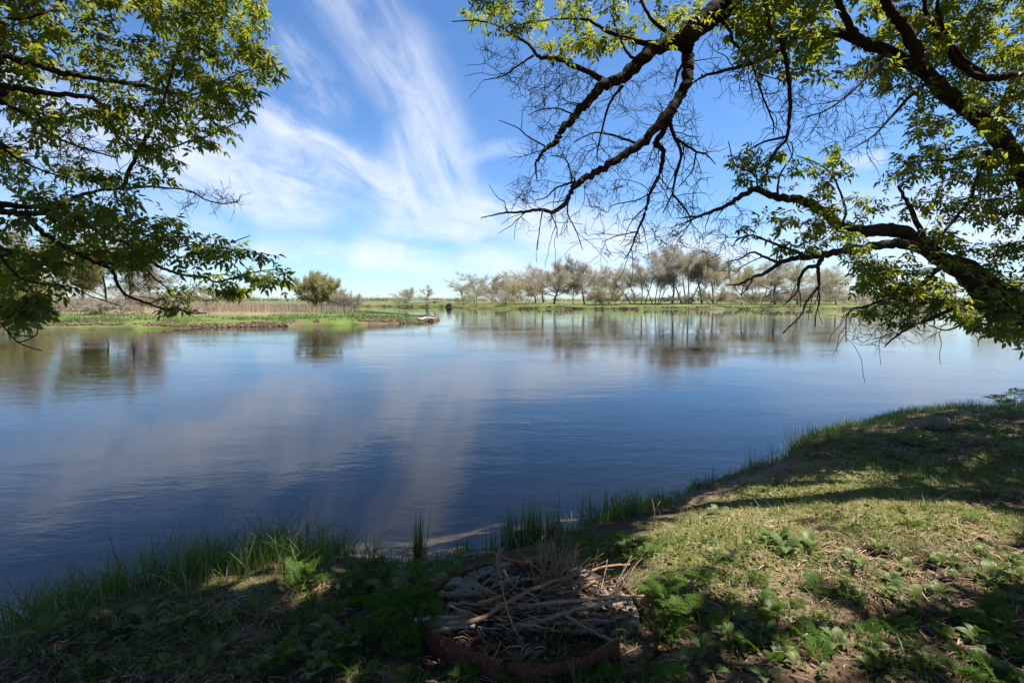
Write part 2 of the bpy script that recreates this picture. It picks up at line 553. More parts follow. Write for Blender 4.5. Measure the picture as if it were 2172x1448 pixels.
idx = np.arange(nr * na).reshape(nr, na)
a0, a1 = idx[:-1], idx[1:]
Q = np.stack([a0, np.roll(a0, -1, 1), np.roll(a1, -1, 1), a1], -1)
GV = np.stack([GX, GY, GZ], -1).reshape(-1, 3)
zone = np.where(DN > 0, 0, np.where(DS > 0, 1, np.where(DF > 0, 2, 3)))[:-1]
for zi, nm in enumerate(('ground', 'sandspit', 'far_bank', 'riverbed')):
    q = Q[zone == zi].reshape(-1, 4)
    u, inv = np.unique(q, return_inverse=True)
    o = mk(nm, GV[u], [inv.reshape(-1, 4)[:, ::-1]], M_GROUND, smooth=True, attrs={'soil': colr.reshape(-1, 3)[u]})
    tag(o, kind='structure')

# ------------------------------------------------------------------ river: a body of water with a rippled top
M_WATER, N = material('river_water')
wp = N.n('ShaderNodeNewGeometry').outputs['Position']
calm = N.rng(N.noise(N.v('MULTIPLY', wp, (.10, .22, 1)), 1.0, 3.0, .55), .36, .66, .22, 1.0)
r1 = N.noise(N.v('MULTIPLY', wp, (1.0, 2.3, 1)), 1.25, 3.0, .5, .5)
r2 = N.noise(N.v('MULTIPLY', wp, (1.0, 2.0, 1)), 5.5, 2.0, .5, .3)
r3 = N.noise(N.v('MULTIPLY', wp, (.35, 1.0, 1)), .35, 2.0, .5, .8)
r4 = N.noise(N.v('MULTIPLY', wp, (1.0, 1.8, 1)), 15.0, 2.0, .5, .4)
hgt = N.m('ADD', N.m('MULTIPLY', r3, .010), N.m('MULTIPLY', calm, N.m('ADD', N.m('MULTIPLY', r1, .0068), N.m('ADD', N.m('MULTIPLY', r2, .0028), N.m('MULTIPLY', r4, .0009)))))
bp = N.n('ShaderNodeBump'); bp.inputs['Strength'].default_value = 1.0; bp.inputs['Distance'].default_value = 1.0
N.t.links.new(hgt, bp.inputs['Height'])
fr = N.n('ShaderNodeFresnel'); fr.inputs['IOR'].default_value = 1.40
N.t.links.new(bp.outputs[0], fr.inputs['Normal'])
gl = N.n('ShaderNodeBsdfGlossy'); gl.inputs['Roughness'].default_value = .02; gl.inputs[0].default_value = (1, 1, 1, 1)
N.t.links.new(bp.outputs[0], gl.inputs['Normal'])
tp = N.n('ShaderNodeBsdfTransparent'); tp.inputs[0].default_value = (.96, .97, .95, 1)
mx = N.n('ShaderNodeMixShader')
N.t.links.new(fr.outputs[0], mx.inputs[0]); N.t.links.new(tp.outputs[0], mx.inputs[1]); N.t.links.new(gl.outputs[0], mx.inputs[2])
va = N.n('ShaderNodeVolumeAbsorption'); va.inputs['Color'].default_value = (.54, .56, .50, 1); va.inputs['Density'].default_value = 1.15
finish(N, mx.outputs[0], vol=va.outputs[0])
S = 7500.0
wv = [(-S, -S, -9), (S, -S, -9), (S, S, -9), (-S, S, -9), (-S, -S, 0), (S, -S, 0), (S, S, 0), (-S, S, 0)]
wq = [(0, 3, 2, 1), (4, 5, 6, 7), (0, 1, 5, 4), (1, 2, 6, 5), (2, 3, 7, 6), (3, 0, 4, 7)]
tag(mk('river', wv, [np.array(wq)], M_WATER), kind='structure')

# low hills on the skyline
for hx, hy, hw_, hh, hc in ((-330, 1700, 330, 15, 1), (-180, 1500, 180, 10, 2), (900, 2600, 900, 22, 3)):
    nx, ny = 60, 14
    u, v = np.meshgrid(np.linspace(-1, 1, nx), np.linspace(-1, 1, ny))
    X, Y = hx + u * hw_, hy + v * 200
    Z = hh * (np.cos(u * math.pi / 2) ** 1.2) * np.sqrt(np.clip(1 - v * v, 0, 1)) * (.7 + .6 * fbm(X, Y, 160, hc)) - 1.0
    I = np.arange(nx * ny).reshape(ny, nx)
    q = np.stack([I[:-1, :-1], I[:-1, 1:], I[1:, 1:], I[1:, :-1]], -1).reshape(-1, 4)
    c = np.broadcast_to((.17, .19, .13), (nx * ny, 3))
    tag(mk('hill', np.stack([X, Y, Z], -1).reshape(-1, 3), [q], M_GROUND, smooth=True, attrs={'soil': c}), kind='structure')

# ================================================================== far trees, bushes, reeds
def pal(name, a, b):
    return mat_plain(name, a, b, 1.5, .9)


M_FB = {  # trunk and limb wood
    'grey': pal('grey_wood', (.15, .115, .085), (.23, .185, .14)),
    'dark': pal('dark_wood', (.05, .038, .03), (.095, .073, .057)),
    'pale': pal('pale_wood', (.19, .155, .125), (.27, .23, .19)),
}
def twigmat(name, a, b):
    '''thin round twigs: light from behind wraps round them'''
    return mat_leaf(name, (a, b, a), (a, b), tw=.58, gloss=.0)


M_FT = {  # fine twigs with buds
    'bare': twigmat('bare_twigs', (.40, .35, .28), (.53, .47, .38)),
    'pink': twigmat('pinkish_twigs', (.42, .36, .275), (.55, .48, .37)),
    'brown': twigmat('brown_twigs', (.36, .285, .21), (.48, .39, .29)),
    'bud': twigmat('budding_twigs', (.43, .38, .19), (.56, .49, .27)),
    'straw': twigmat('straw_twigs', (.40, .31, .22), (.52, .43, .31)),
}
M_FL = {
    'lime': mat_leaf('young_leaves', ((.17, .22, .035), (.26, .29, .06), (.24, .26, .06)), ((.26, .34, .05), (.34, .38, .06)), tw=.45),
    'olive': mat_leaf('olive_leaves', ((.13, .145, .045), (.21, .20, .07), (.19, .18, .07)), ((.20, .22, .05), (.26, .26, .07)), tw=.4),
    'green': mat_leaf('fresh_leaves', ((.075, .12, .025), (.13, .17, .035), (.1, .15, .03)), ((.13, .22, .03), (.20, .26, .04)), tw=.4),
}


def rot_about(v, axis, a):
    axis = axis / (np.linalg.norm(axis) + 1e-9)
    return v * math.cos(a) + np.cross(axis, v) * math.sin(a) + axis * np.dot(axis, v) * (1 - math.cos(a))


def far_tree(name, label, cat, base, h, w, style, wood, twig, leaf=None, leaf_n=0, dens=1.0, lean=0.0, group=None, seed=0):
    """tree or bush > trunk (or stems), crown (twigs), foliage (buds and leaves)"""
    rg = np.random.default_rng(seed + 1000)
    root = thing(name, base, label, cat, group)
    tr, tips, tipd, sizes, limbs = MB(), [], [], [], []
    fl = lambda n=None: rg.normal(size=3) if n is None else rg.normal(size=(n, 3))

    def branch(p, d, L, r, lv, up):
        n = 5 if lv == 0 else 4 if lv == 1 else 3
        pts, q, dd = [p], p, d / np.linalg.norm(d)
        for i in range(n):
            dd = dd + fl() * (.07 if lv == 0 else .20) + np.array([0, 0, up])
            dd /= np.linalg.norm(dd)
            q = q + dd * L / n
            pts.append(q)
            if lv >= 2 or (lv == 1 and i > 1):
                tips.append(q); tipd.append(dd); sizes.append(L)
        limbs.append((np.array(pts), r * np.linspace(1, .35 if lv else .5, n + 1), lv))
        if lv >= maxlv:
            return
        nc = kids[lv]
        for k in range(nc):
            f = (start[lv] + (1 - start[lv]) * (k + rg.random() * .8) / nc)
            j = min(int(f * n), n - 1)
            b = pts[j] + (pts[j + 1] - pts[j]) * (f * n - j)
            ax = np.cross(dd, fl())
            cd = rot_about(dd, ax, spreadang[lv] * (.65 + .6 * rg.random()))
            branch(b, cd, L * ratio[lv] * (.75 + .5 * rg.random()) * (1.15 - .45 * f), r * (.55 - .18 * f), lv + 1, up * .9)
        branch(pts[-1], dd, L * ratio[lv] * .85, r * .45, lv + 1, up)

    O = np.zeros(3)
    if style == 'oak':          # short trunk, wide dome
        maxlv, kids, start, ratio, spreadang = 3, (9, 5, 4), (.26, .22, .2), (.72, .55, .5), (.95, .75, .7)
        branch(O, np.array([lean, 0, 1.0]), h * .52, h * .022, 0, .04)
    elif style == 'tall':       # cottonwood, ascending limbs
        maxlv, kids, start, ratio, spreadang = 3, (8, 5, 4), (.26, .25, .2), (.55, .5, .5), (.62, .6, .65)
        branch(O, np.array([lean, 0, 1.0]), h * .62, h * .017, 0, .07)
    elif style == 'multi':      # several stems from one foot
        maxlv, kids, start, ratio, spreadang = 3, (5, 4, 4), (.42, .3, .25), (.5, .5, .5), (.5, .6, .65)
        for k in range(4):
            a = (k + rg.random() * .6) / 4 - .5
            branch(O + np.array([a * w * .22, rg.normal() * .2, 0]), np.array([a * .75 + lean, rg.normal() * .12, 1.0]), h * (.62 + .12 * rg.random()), h * .012, 0, .06)
    elif style == 'gnarl':      # old crooked tree
        maxlv, kids, start, ratio, spreadang = 3, (6, 5, 4), (.45, .25, .25), (.6, .58, .5), (1.0, .85, .8)
        branch(O, np.array([lean, 0, 1.0]), h * .5, h * .03, 0, .02)
    else:                       # bush: a fan of stems
        maxlv, kids, start, ratio, spreadang = 2, (4, 3), (.3, .25), (.55, .5), (.45, .5)
        ns = int(16 * dens) + 4
        for k in range(ns):
            a = rg.random() * 6.283; s_ = math.sqrt(rg.random())
            d = np.array([math.cos(a) * s_ * w / h * .62, math.sin(a) * s_ * w / h * .55, 1.0])
            branch(O + np.array([math.cos(a), math.sin(a), 0]) * s_ * w * .16, d, h * (.55 + .25 * rg.random()), h * .006, 0, -.02 if w > h else .03)
    P, Dv, Lz = np.array(tips), np.array(tipd), np.array(sizes)
    # fit to the height and width asked for
    half = (np.percentile(P[:, 0], 97) - np.percentile(P[:, 0], 3)) / 2 + .05 * h
    sx, sz = np.clip((w / 2) / half, .5, 2.2), h / (P[:, 2].max() + .05 * h)
    fit = np.array([sx, sx, sz])
    P = P * fit
    cr = MB()
    for pts, R, lv in limbs:
        q = pts * fit
        if lv == 0: q[0, 2] -= .3
        (tr if lv < 2 else cr).tube(q, R, 6 if lv == 0 else 4 if lv == 1 else 3, cap=False)
    tr.build('trunk' if style != 'bush' else 'stems', M_FB[wood], root, (0, 0, 0))
    nt = max(3, int((9 if style != 'bush' else 9) * dens))
    n = len(P) * nt
    B = np.repeat(P, nt, 0) + fl(n) * .02 * h
    d = np.repeat(Dv, nt, 0) + fl(n) * .62 + np.array([0, 0, .15])
    d /= np.linalg.norm(d, axis=1)[:, None]
    ln = (np.repeat(np.minimum(Lz, .15 * h), nt) * (.5 + .7 * rg.random(n)))[:, None]
    side = np.cross(d, fl(n)); side /= np.linalg.norm(side, axis=1)[:, None]
    wd = (.0006 * h + .0075) * (.7 + .6 * rg.random((n, 1)))
    bend = fl(n) * .12 * ln
    B = B - d * ln * .35
    V = np.stack([B - side * wd, B + side * wd, B + d * ln * .55 + bend + side * wd * .7, B + d * ln + bend * 1.5], 1).reshape(-1, 3)
    i = np.arange(n)[:, None] * 4
    T = np.concatenate([i + [0, 1, 2], i + [0, 2, 3]])
    cr.add(V, T)
    CV = np.concatenate(cr.V)
    mk('crown', CV, cr.faces(), M_FT[twig], root, attrs={'tint': vnoise(CV[:, 0] + CV[:, 2], CV[:, 1], .3)})
    if leaf:
        m = int(leaf_n)
        k = rg.integers(0, n, m)
        C = (B + d * ln * rg.random((n, 1)))[k] + fl(m) * .012 * h
        s = (.012 * h + .03) * (.6 + .8 * rg.random((m, 1)))
        a, b = fl(m), fl(m)
        a /= np.linalg.norm(a, axis=1)[:, None]; b = np.cross(a, b); b /= np.linalg.norm(b, axis=1)[:, None]
        V = np.stack([C - a * s, C + b * s * .6, C + a * s, C - b * s * .6], 1).reshape(-1, 3)
        q = np.arange(m * 4).reshape(m, 4)
        mk('foliage', V, [q], M_FL[leaf], root, attrs={'tint': np.repeat(rg.random(m), 4)})
    return root


# pixel x, top y, width px, distance, style, wood, twig, leaf, leaf count, density, lean, name, label
G1, G2 = 'trees on the far bank', 'bushes and trees on the near side of the left shore'
TREES = [
    (866, 607, 58, 205, 'oak', 'grey', 'bare', None, 0, 1, 0, 'bare_tree', 'wide grey bare tree alone on the distant point, left of the crooked one'),
    (905, 601, 32, 203, 'gnarl', 'dark', 'bare', None, 0, .6, 0, 'bare_tree', 'small crooked bare tree with stubby crown on the distant point above the fallen snag'),
    (852, 631, 28, 198, 'bush', 'grey', 'bud', 'olive', 700, 1, 0, 'bush', 'round yellow-green bush under the wide bare tree on the distant point'),
    (927, 629, 30, 205, 'bush', 'grey', 'brown', None, 0, .7, 0, 'bush', 'thin brown bush on the distant point beside the root ball'),
    (983, 594, 50, 166, 'gnarl', 'dark', 'bare', None, 0, .8, -.1, 'bare_tree', 'dark crooked leaning tree at the left end of the far grove'),
    (1012, 582, 62, 172, 'tall', 'grey', 'bare', 'lime', 260, .9, 0, 'bare_tree', 'pale bare tree rising behind the dark leaning one, left end of far grove'),
    (1005, 612, 44, 163, 'oak', 'dark', 'bud', 'lime', 900, .6, 0, 'young_tree', 'small lime-green tree low among the bare trees at the left end of the far grove'),
    (984, 628, 30, 160, 'bush', 'grey', 'brown', 'olive', 240, .8, 0, 'bush', 'tan bush at the foot of the dark leaning tree'),
    (1043, 585, 66, 170, 'tall', 'grey', 'pink', None, 0, 1, .05, 'bare_tree', 'pinkish bare tree between the pale tree and the round yellowish one'),
    (1072, 577, 82, 166, 'oak', 'grey', 'bud', 'olive', 350, 1, 0, 'bare_tree', 'rounded yellowish budding tree of the left half of the far grove'),
    (1060, 612, 74, 156, 'bush', 'dark', 'pink', 'olive', 200, 1.1, 0, 'bush', 'wide brown many stemmed bush on the bank below the yellowish budding tree'),
    (1112, 606, 44, 158, 'multi', 'grey', 'bud', 'lime', 700, .6, 0, 'young_tree', 'slim yellow-green sapling clump in the gap left of the big brown tree'),
    (1136, 578, 84, 176, 'oak', 'grey', 'brown', 'olive', 200, 1, 0, 'bare_tree', 'brown bare tree standing behind the biggest one, on its left'),
    (1175, 556, 116, 160, 'oak', 'dark', 'pink', None, 0, 1.35, 0, 'bare_tree', 'biggest brown bare tree of the far grove with a dark double trunk'),
    (1152, 566, 96, 182, 'oak', 'dark', 'brown', None, 0, 1.2, 0, 'bare_tree', 'dense brown tree close behind the left side of the biggest brown one'),
    (1216, 592, 46, 160, 'tall', 'grey', 'bare', None, 0, .7, 0, 'bare_tree', 'small bare tree between the biggest brown tree and the leaning leafy one'),
    (1240, 551, 72, 156, 'tall', 'dark', 'bare', 'olive', 950, .8, -.09, 'leafing_tree', 'tall leaning tree with pale green tufts in the middle of the far bank'),
    (1290, 569, 72, 158, 'tall', 'grey', 'bud', 'olive', 300, .8, .06, 'bare_tree', 'bare tree with pale yellow buds right of the tall leaning leafy one'),
    (1264, 577, 50, 162, 'tall', 'grey', 'bare', None, 0, .6, -.14, 'bare_tree', 'thin leaning bare tree against the right side of the leafy one'),
    (1272, 614, 48, 152, 'bush', 'grey', 'brown', None, 0, 1, 0, 'bush', 'reddish brown bush at the foot of the leaning leafy tree'),
    (1302, 607, 74, 150, 'bush', 'grey', 'bud', 'olive', 900, 1.1, 0, 'bush', 'big yellow-olive willow bush in the middle of the far bank'),
    (1356, 556, 96, 150, 'multi', 'dark', 'bare', None, 0, .7, 0, 'bare_tree', 'bare tree of four dark spreading stems with sky between them'),
    (1392, 562, 60, 152, 'multi', 'dark', 'bare', None, 0, .55, .1, 'bare_tree', 'bare tree of two leaning dark stems right of the four stemmed one'),
    (1424, 528, 84, 150, 'tall', 'grey', 'bare', None, 0, .9, 0, 'bare_tree', 'very tall slim bare tree on the left of the tallest trio'),
    (1457, 527, 92, 150, 'multi', 'grey', 'pink', None, 0, 1, 0, 'bare_tree', 'tall vase shaped bare tree in the middle of the tallest trio'),
    (1488, 536, 66, 151, 'tall', 'dark', 'pink', None, 0, 1, 0, 'bare_tree', 'tall dark trunked bare tree on the right of the tallest trio'),
    (1512, 540, 52, 154, 'tall', 'grey', 'bud', 'lime', 1500, .8, 0, 'leafing_tree', 'tall pale green leafing tree at the right edge of the tallest trio'),
    (1508, 610, 58, 145, 'bush', 'dark', 'pink', None, 0, 1.1, 0, 'bush', 'brown round bush at the foot of the pale green leafing tree'),
    (1436, 618, 46, 148, 'bush', 'dark', 'brown', None, 0, .8, 0, 'bush', 'dark low bush between the trunks of the tallest trio'),
    (1572, 562, 78, 152, 'tall', 'dark', 'bud', 'olive', 260, .9, 0, 'bare_tree', 'budding tree at the left edge of the right hand grove beyond the gap of sky'),
    (1604, 572, 66, 158, 'multi', 'grey', 'bare', None, 0, .9, 0, 'bare_tree', 'bare many stemmed tree second from the gap of sky in the right hand grove'),
    (1642, 553, 96, 146, 'oak', 'dark', 'bare', None, 0, .8, 0, 'bare_tree', 'bare forked tree with thick dark trunk in the right hand grove'),
    (1690, 558, 78, 150, 'tall', 'dark', 'bud', 'olive', 300, .9, 0, 'bare_tree', 'straight dark trunked tree right of the forked one'),
    (1726, 570, 70, 156, 'tall', 'grey', 'bud', 'olive', 300, .9, 0, 'bare_tree', 'pale budding tree behind the hanging twigs of the right limb'),
    (1772, 574, 92, 144, 'oak', 'grey', 'bare', None, 0, .7, .03, 'bare_tree', 'bare tree with a low fork at the right end of the far bank'),
    (1568, 618, 66, 148, 'bush', 'dark', 'pink', None, 0, 1, 0, 'bush', 'brown brush under the left edge of the right hand grove'),
    (1618, 612, 76, 147, 'bush', 'dark', 'brown', None, 0, 1.1, 0, 'bush', 'brown brush left of the thick forked trunk'),
    (1668, 616, 66, 147, 'bush', 'dark', 'pink', None, 0, 1, 0, 'bush', 'brown brush right of the thick forked trunk'),
    (1716, 610, 70, 147, 'bush', 'grey', 'brown', None, 0, 1, 0, 'bush', 'brown brush behind the hanging twigs of the right limb'),
    (1820, 606, 90, 150, 'bush', 'grey', 'pink', 'olive', 260, 1.2, 0, 'bush', 'reddish thicket right of the low forked bare tree'),
    (1880, 590, 96, 150, 'oak', 'grey', 'bud', 'lime', 700, .9, 0, 'leafing_tree', 'leafing tree half hidden behind the low hanging leaves of the right tree'),
    (1960, 584, 110, 152, 'oak', 'grey', 'bud', 'olive', 600, .9, 0, 'leafing_tree', 'leafing tree hidden behind the big leaning limb at the right'),
    (2060, 578, 110, 150, 'tall', 'grey', 'bud', 'lime', 600, .9, 0, 'leafing_tree', 'pale leafing tree in the gap under the big leaning limb at the right'),
    (2140, 586, 100, 148, 'oak', 'grey', 'bare', 'olive', 300, .9, 0, 'bare_tree', 'bare tree at the right edge of the photo behind the leaning trunk'),
    # left shore
    (672, 574, 62, 73, 'bush', 'dark', 'bud', 'lime', 7000, 1.8, 0, 'willow_bush', 'large round pale green willow bush standing alone on the left spit'),
    (714, 612, 36, 76, 'bush', 'grey', 'bud', 'olive', 700, .8, 0, 'willow_bush', 'small olive bush just right of the large round willow'),
    (738, 614, 54, 72, 'bush', 'grey', 'pink', None, 0, 1.0, 0, 'brush', 'bare pinkish brush at the right end of the reeds on the spit'),
    (400, 606, 76, 92, 'oak', 'dark', 'bud', 'green', 2600, .9, 0, 'leafy_tree', 'low dark green tree left of the reeds, under the lowest left branch'),
    (452, 604, 74, 98, 'oak', 'grey', 'bud', 'olive', 1600, .9, 0, 'leafy_tree', 'low olive tree at the left end of the reeds'),
    (492, 612, 56, 100, 'oak', 'grey', 'brown', 'olive', 900, .9, 0, 'leafy_tree', 'small brownish olive tree beside the reeds, right of the low olive one'),
    (362, 604, 64, 104, 'oak', 'grey', 'bud', 'olive', 1300, .9, 0, 'leafy_tree', 'low budding tree behind the dark green one on the left shore'),
    (176, 492, 130, 80, 'tall', 'dark', 'bud', 'lime', 5200, 1.1, 0, 'cottonwood', 'tall yellow-green cottonwood with dark trunk on the left shore'),
    (228, 508, 110, 84, 'tall', 'dark', 'bud', 'lime', 2600, 1, .03, 'cottonwood', 'yellow-green cottonwood right behind the tallest one on the left shore'),
    (278, 478, 110, 86, 'tall', 'dark', 'pink', None, 0, 1, 0, 'bare_tree', 'tall purplish bare tree right of the cottonwoods on the left shore'),
    (322, 540, 76, 90, 'tall', 'dark', 'brown', None, 0, 1, .02, 'bare_tree', 'brown bare tree at the right end of the left shore grove'),
    (24, 452, 130, 84, 'oak', 'grey', 'bare', 'olive', 600, 1, 0, 'bare_tree', 'pale bare tree at the left edge of the photo behind the leaves'),
    (30, 556, 150, 66, 'bush', 'dark', 'bud', 'lime', 5200, 1.4, 0, 'willow_bush', 'dense yellow-green willow at the left edge of the photo on the shore'),
    (-110, 520, 170, 68, 'oak', 'dark', 'bud', 'lime', 3200, 1, 0, 'willow_bush', 'green willow just outside the left edge of the shore'),
    (118, 622, 80, 68, 'bush', 'grey', 'bud', 'olive', 500, 1, 0, 'brush', 'tan budding brush between the left willow and the cottonwoods'),
    (170, 624, 74, 62, 'bush', 'grey', 'pink', None, 0, 1.1, 0, 'brush', 'pinkish brush in front of the tall cottonwood trunk'),
    (244, 632, 82, 54, 'bush', 'grey', 'pink', None, 0, 1.4, 0, 'brush', 'low wide grey-pink brush pile bush at the edge of the grass on the left shore'),
    (318, 622, 70, 66, 'bush', 'grey', 'brown', None, 0, 1.1, 0, 'brush', 'brown brush right of the low grey-pink bush on the left shore'),
    (290, 616, 60, 76, 'bush', 'dark', 'pink', None, 0, 1.1, 0, 'brush', 'dark pinkish brush between the bare trunks on the left shore'),
]
for i, (px, ty, wpx, dist, style, wood, twig, leaf, ln_, dens, lean, nm, lab) in enumerate(TREES):
    dirx = (px - W / 2) / F
    y = dist * (1.0 if px > 800 else .97)
    if px > 800:     # far bank: make sure it stands on land, a few metres behind the waterline
        for _ in range(40):
            if sdf(FAR, np.array(dirx * y), np.array(y)) > 5 + (i % 5): break
            y += 1.5
    elif px > 340 or True:
        for _ in range(40):
            if sdf(SPIT, np.array(dirx * y), np.array(y)) > 6: break
            y -= 1.5
    x = dirx * y
    z = float(height(np.array(x), np.array(y)))
    top = CAMP[2] + (638 - ty) / F * y
    cat = 'bush' if style == 'bush' else 'tree'
    if px > 960 and leaf is None and i % 2: leaf, ln_ = 'lime', 700
    far_tree(nm, lab, cat, (x, y, z), (top - z) * (1.12 if px > 960 else 1), wpx / F * y * (1.38 if px > 960 else 1.1), style, wood, twig, leaf, ln_, dens, lean,
             G1 if px > 800 else G2, i)

# undergrowth behind the trees of the far bank and of the left shore: a tangle of stems, one mass
n = 18000
px = np.concatenate([RNG.uniform(975, 1345, n // 3), RNG.uniform(1530, 2200, n // 3), RNG.uniform(-60, 345, n - 2 * (n // 3))])
left = px < 400
yy = np.where(left, RNG.uniform(82, 112, n), RNG.uniform(172, 205, n))
xx = (px - W / 2) / F * yy
hh_ = np.where(left, 4.2, 5.4) * (.25 + 1.1 * fbm(px, px * 0 + 7, 34, 211, 3)) * np.sqrt(RNG.random(n))
zz = height(xx, yy)
P = np.stack([xx, yy, zz + hh_], 1)
d = RNG.normal(size=(n, 3)) * .5 + [0, 0, .8]; d /= np.linalg.norm(d, axis=1)[:, None]
sd = np.cross(d, RNG.normal(size=(n, 3))); sd /= np.linalg.norm(sd, axis=1)[:, None]
ln = RNG.uniform(.5, 1.5, (n, 1)); wdt = RNG.uniform(.012, .03, (n, 1))
V = np.stack([P - d * ln * .5 - sd * wdt, P - d * ln * .5 + sd * wdt, P + d * ln * .5 + RNG.normal(size=(n, 3)) * .1], 1).reshape(-1, 3)
V[:, 2] = np.maximum(V[:, 2], np.repeat(zz, 3) - .1)
tag(mk('undergrowth', V, [np.arange(n * 3).reshape(-1, 3)], M_FT['pink'], attrs={'tint': np.repeat(RNG.random(n), 3)}), 'tangled pinkish brown brush filling in behind the bare trees', 'brush', kind='stuff')

# a dim wood far behind everything, too far off to count
vs, k = [], 0
wd = MB()
nW = 2600
ta = RNG.uniform(-1.25, 1.25, nW)
dist = RNG.uniform(330, 620, nW)
xx, yy = ta * dist, dist
ok = (sdf(FAR, xx, yy) > 15) & (fbm(xx, yy, 90, 201) > .44) | ((ta < -.45) & (fbm(xx, yy, 60, 203) > .40))
xx, yy = xx[ok], yy[ok]
zz = height(xx, yy)
nn = len(xx)
hh_ = RNG.uniform(2.0, 4.6, nn) * (.5 + fbm(xx, yy, 50, 205))
per = 26
C = np.stack([np.repeat(xx, per), np.repeat(yy, per), np.repeat(zz, per)], 1)
g = RNG.normal(size=(nn * per, 3))
C += g * np.stack([np.repeat(hh_ * .45, per), np.repeat(hh_ * .45, per), np.repeat(hh_ * .2, per)], 1) + np.array([0, 0, 1]) * np.repeat(hh_ * .5, per)[:, None]
C[:, 2] = np.maximum(C[:, 2], np.repeat(zz, per))
a = RNG.normal(size=C.shape); a /= np.linalg.norm(a, axis=1)[:, None]
b = np.cross(a, RNG.normal(size=C.shape)); b /= np.linalg.norm(b, axis=1)[:, None]
s = RNG.uniform(.15, .6, (len(C), 1))
V = np.stack([C - a * s, C + b * s * .5, C + a * s, C - b * s * .5], 1).reshape(-1, 3)
o = mk('distant_woods', V, [np.arange(len(V)).reshape(-1, 4)], pal('distant_brush', (.15, .125, .09), (.20, .19, .10)))
tag(o, 'low line of distant brush along the skyline behind both banks', 'woods', kind='stuff')


# ================================================================== blades: grass, reeds
def blades(P, h, w, lean, bend, segs=2, tw=None):
    """ribbon blades: base points, heights, widths, sideways lean; returns verts, faces, per-vertex tint"""
    n = len(P)
    a = RNG.uniform(0, 2 * math.pi, n)
    side = np.stack([np.cos(a), np.sin(a), 0 * a], 1)
    b = RNG.uniform(0, 2 * math.pi, n)
    ld = np.stack([np.cos(b), np.sin(b), 0 * b], 1) * (lean * np.abs(RNG.normal(size=n)))[:, None]
    rows = []
    for i in range(segs + 1):
        t = i / (segs + .6)
        c = P + np.array([0, 0, 1.0]) * (h * t * (1 - .15 * t * bend))[:, None] + ld * (h * (t * .4 + t * t * bend))[:, None]
        ww = (w * .5 * (1 - t ** 1.6))[:, None]
        rows += [c - side * ww, c + side * ww]
    t = 1.0
    tip = P + np.array([0, 0, 1.0]) * (h * (1 - .15 * bend))[:, None] + ld * (h * (.4 + bend))[:, None]
    V = np.stack(rows + [tip], 1)
    m = V.shape[1]
    i = np.arange(n)[:, None] * m
    Qs = np.concatenate([i + np.array([2 * s_, 2 * s_ + 1, 2 * s_ + 3, 2 * s_ + 2]) for s_ in range(segs)])
    T = i + np.array([2 * segs, 2 * segs + 1, 2 * segs + 2])
    return V.reshape(-1, 3), [T, Qs], np.repeat(RNG.random(n), m)


def scatter(n, box, f):
    x = RNG.uniform(box[0], box[1], n); y = RNG.uniform(box[2], box[3], n)
    k = RNG.random(n) < f(x, y)
    return x[k], y[k]


def ground_pts(x, y, dz=0.0):
    return np.stack([x, y, height(x, y) + dz], 1)


# grass of the spit and the far bank
x, y = scatter(130000, (-75, -6, 36, 82), lambda x, y: (sdf(SPIT, x, y) > .25) * np.exp(-np.maximum(sdf(SPIT, x, y) - 3.5, 0) / 4) * sm(fbm(x, y, 2.4, 301), .36, .55))
P = ground_pts(x, y, -.02)
V, Fc, t = blades(P, RNG.uniform(.10, .34, len(P)), RNG.uniform(.03, .06, len(P)), .5, .5, 1)
tag(mk('grass', V, Fc, M_GRASS, attrs={'tint': t}), 'fresh green grass covering the left spit', 'grass', kind='stuff')
x, y = scatter(70000, (-60, 190, 128, 200), lambda x, y: (sdf(FAR, x, y) > 1.0) * np.exp(-np.maximum(sdf(FAR, x, y) - 4, 0) / 9) * sm(fbm(x, y, 5, 303), .34, .6))
P = ground_pts(x, y, -.02)
V, Fc, t = blades(P, RNG.uniform(.12, .42, len(P)), RNG.uniform(.06, .12, len(P)), .5, .5, 1)
tag(mk('grass', V, Fc, M_LAWN, attrs={'tint': t}), 'green meadow grass along the edge of the far bank', 'grass', kind='stuff')
# tan reeds behind the spit's grass
REED = px_poly([(330, 671), (520, 667), (640, 668), (720, 669), (768, 663), (768, 655), (640, 652), (480, 652), (330, 654)], .6)
x, y = scatter(80000, (-80, -14, 48, 110), lambda x, y: (sdf(SPIT, x, y) > 2.2) * (sm(sdf(REED, x, y), -.5, 1.5)) * sm(fbm(x, y, 4, 305), .22, .5))
P = ground_pts(x, y, -.02)
V, Fc, t = blades(P, RNG.uniform(.5, 1.35, len(P)) * (.6 + .6 * fbm(x, y, 5, 306)), RNG.uniform(.015, .035, len(P)), .16, .3, 1)
M_REED = mat_plain('dry_reed', (.30, .215, .14), (.52, .41, .29), use_tint=True)
tag(mk('reeds', V, Fc, M_REED, attrs={'tint': t}), 'band of dry tan reeds behind the green grass of the left spit', 'reeds', kind='stuff')

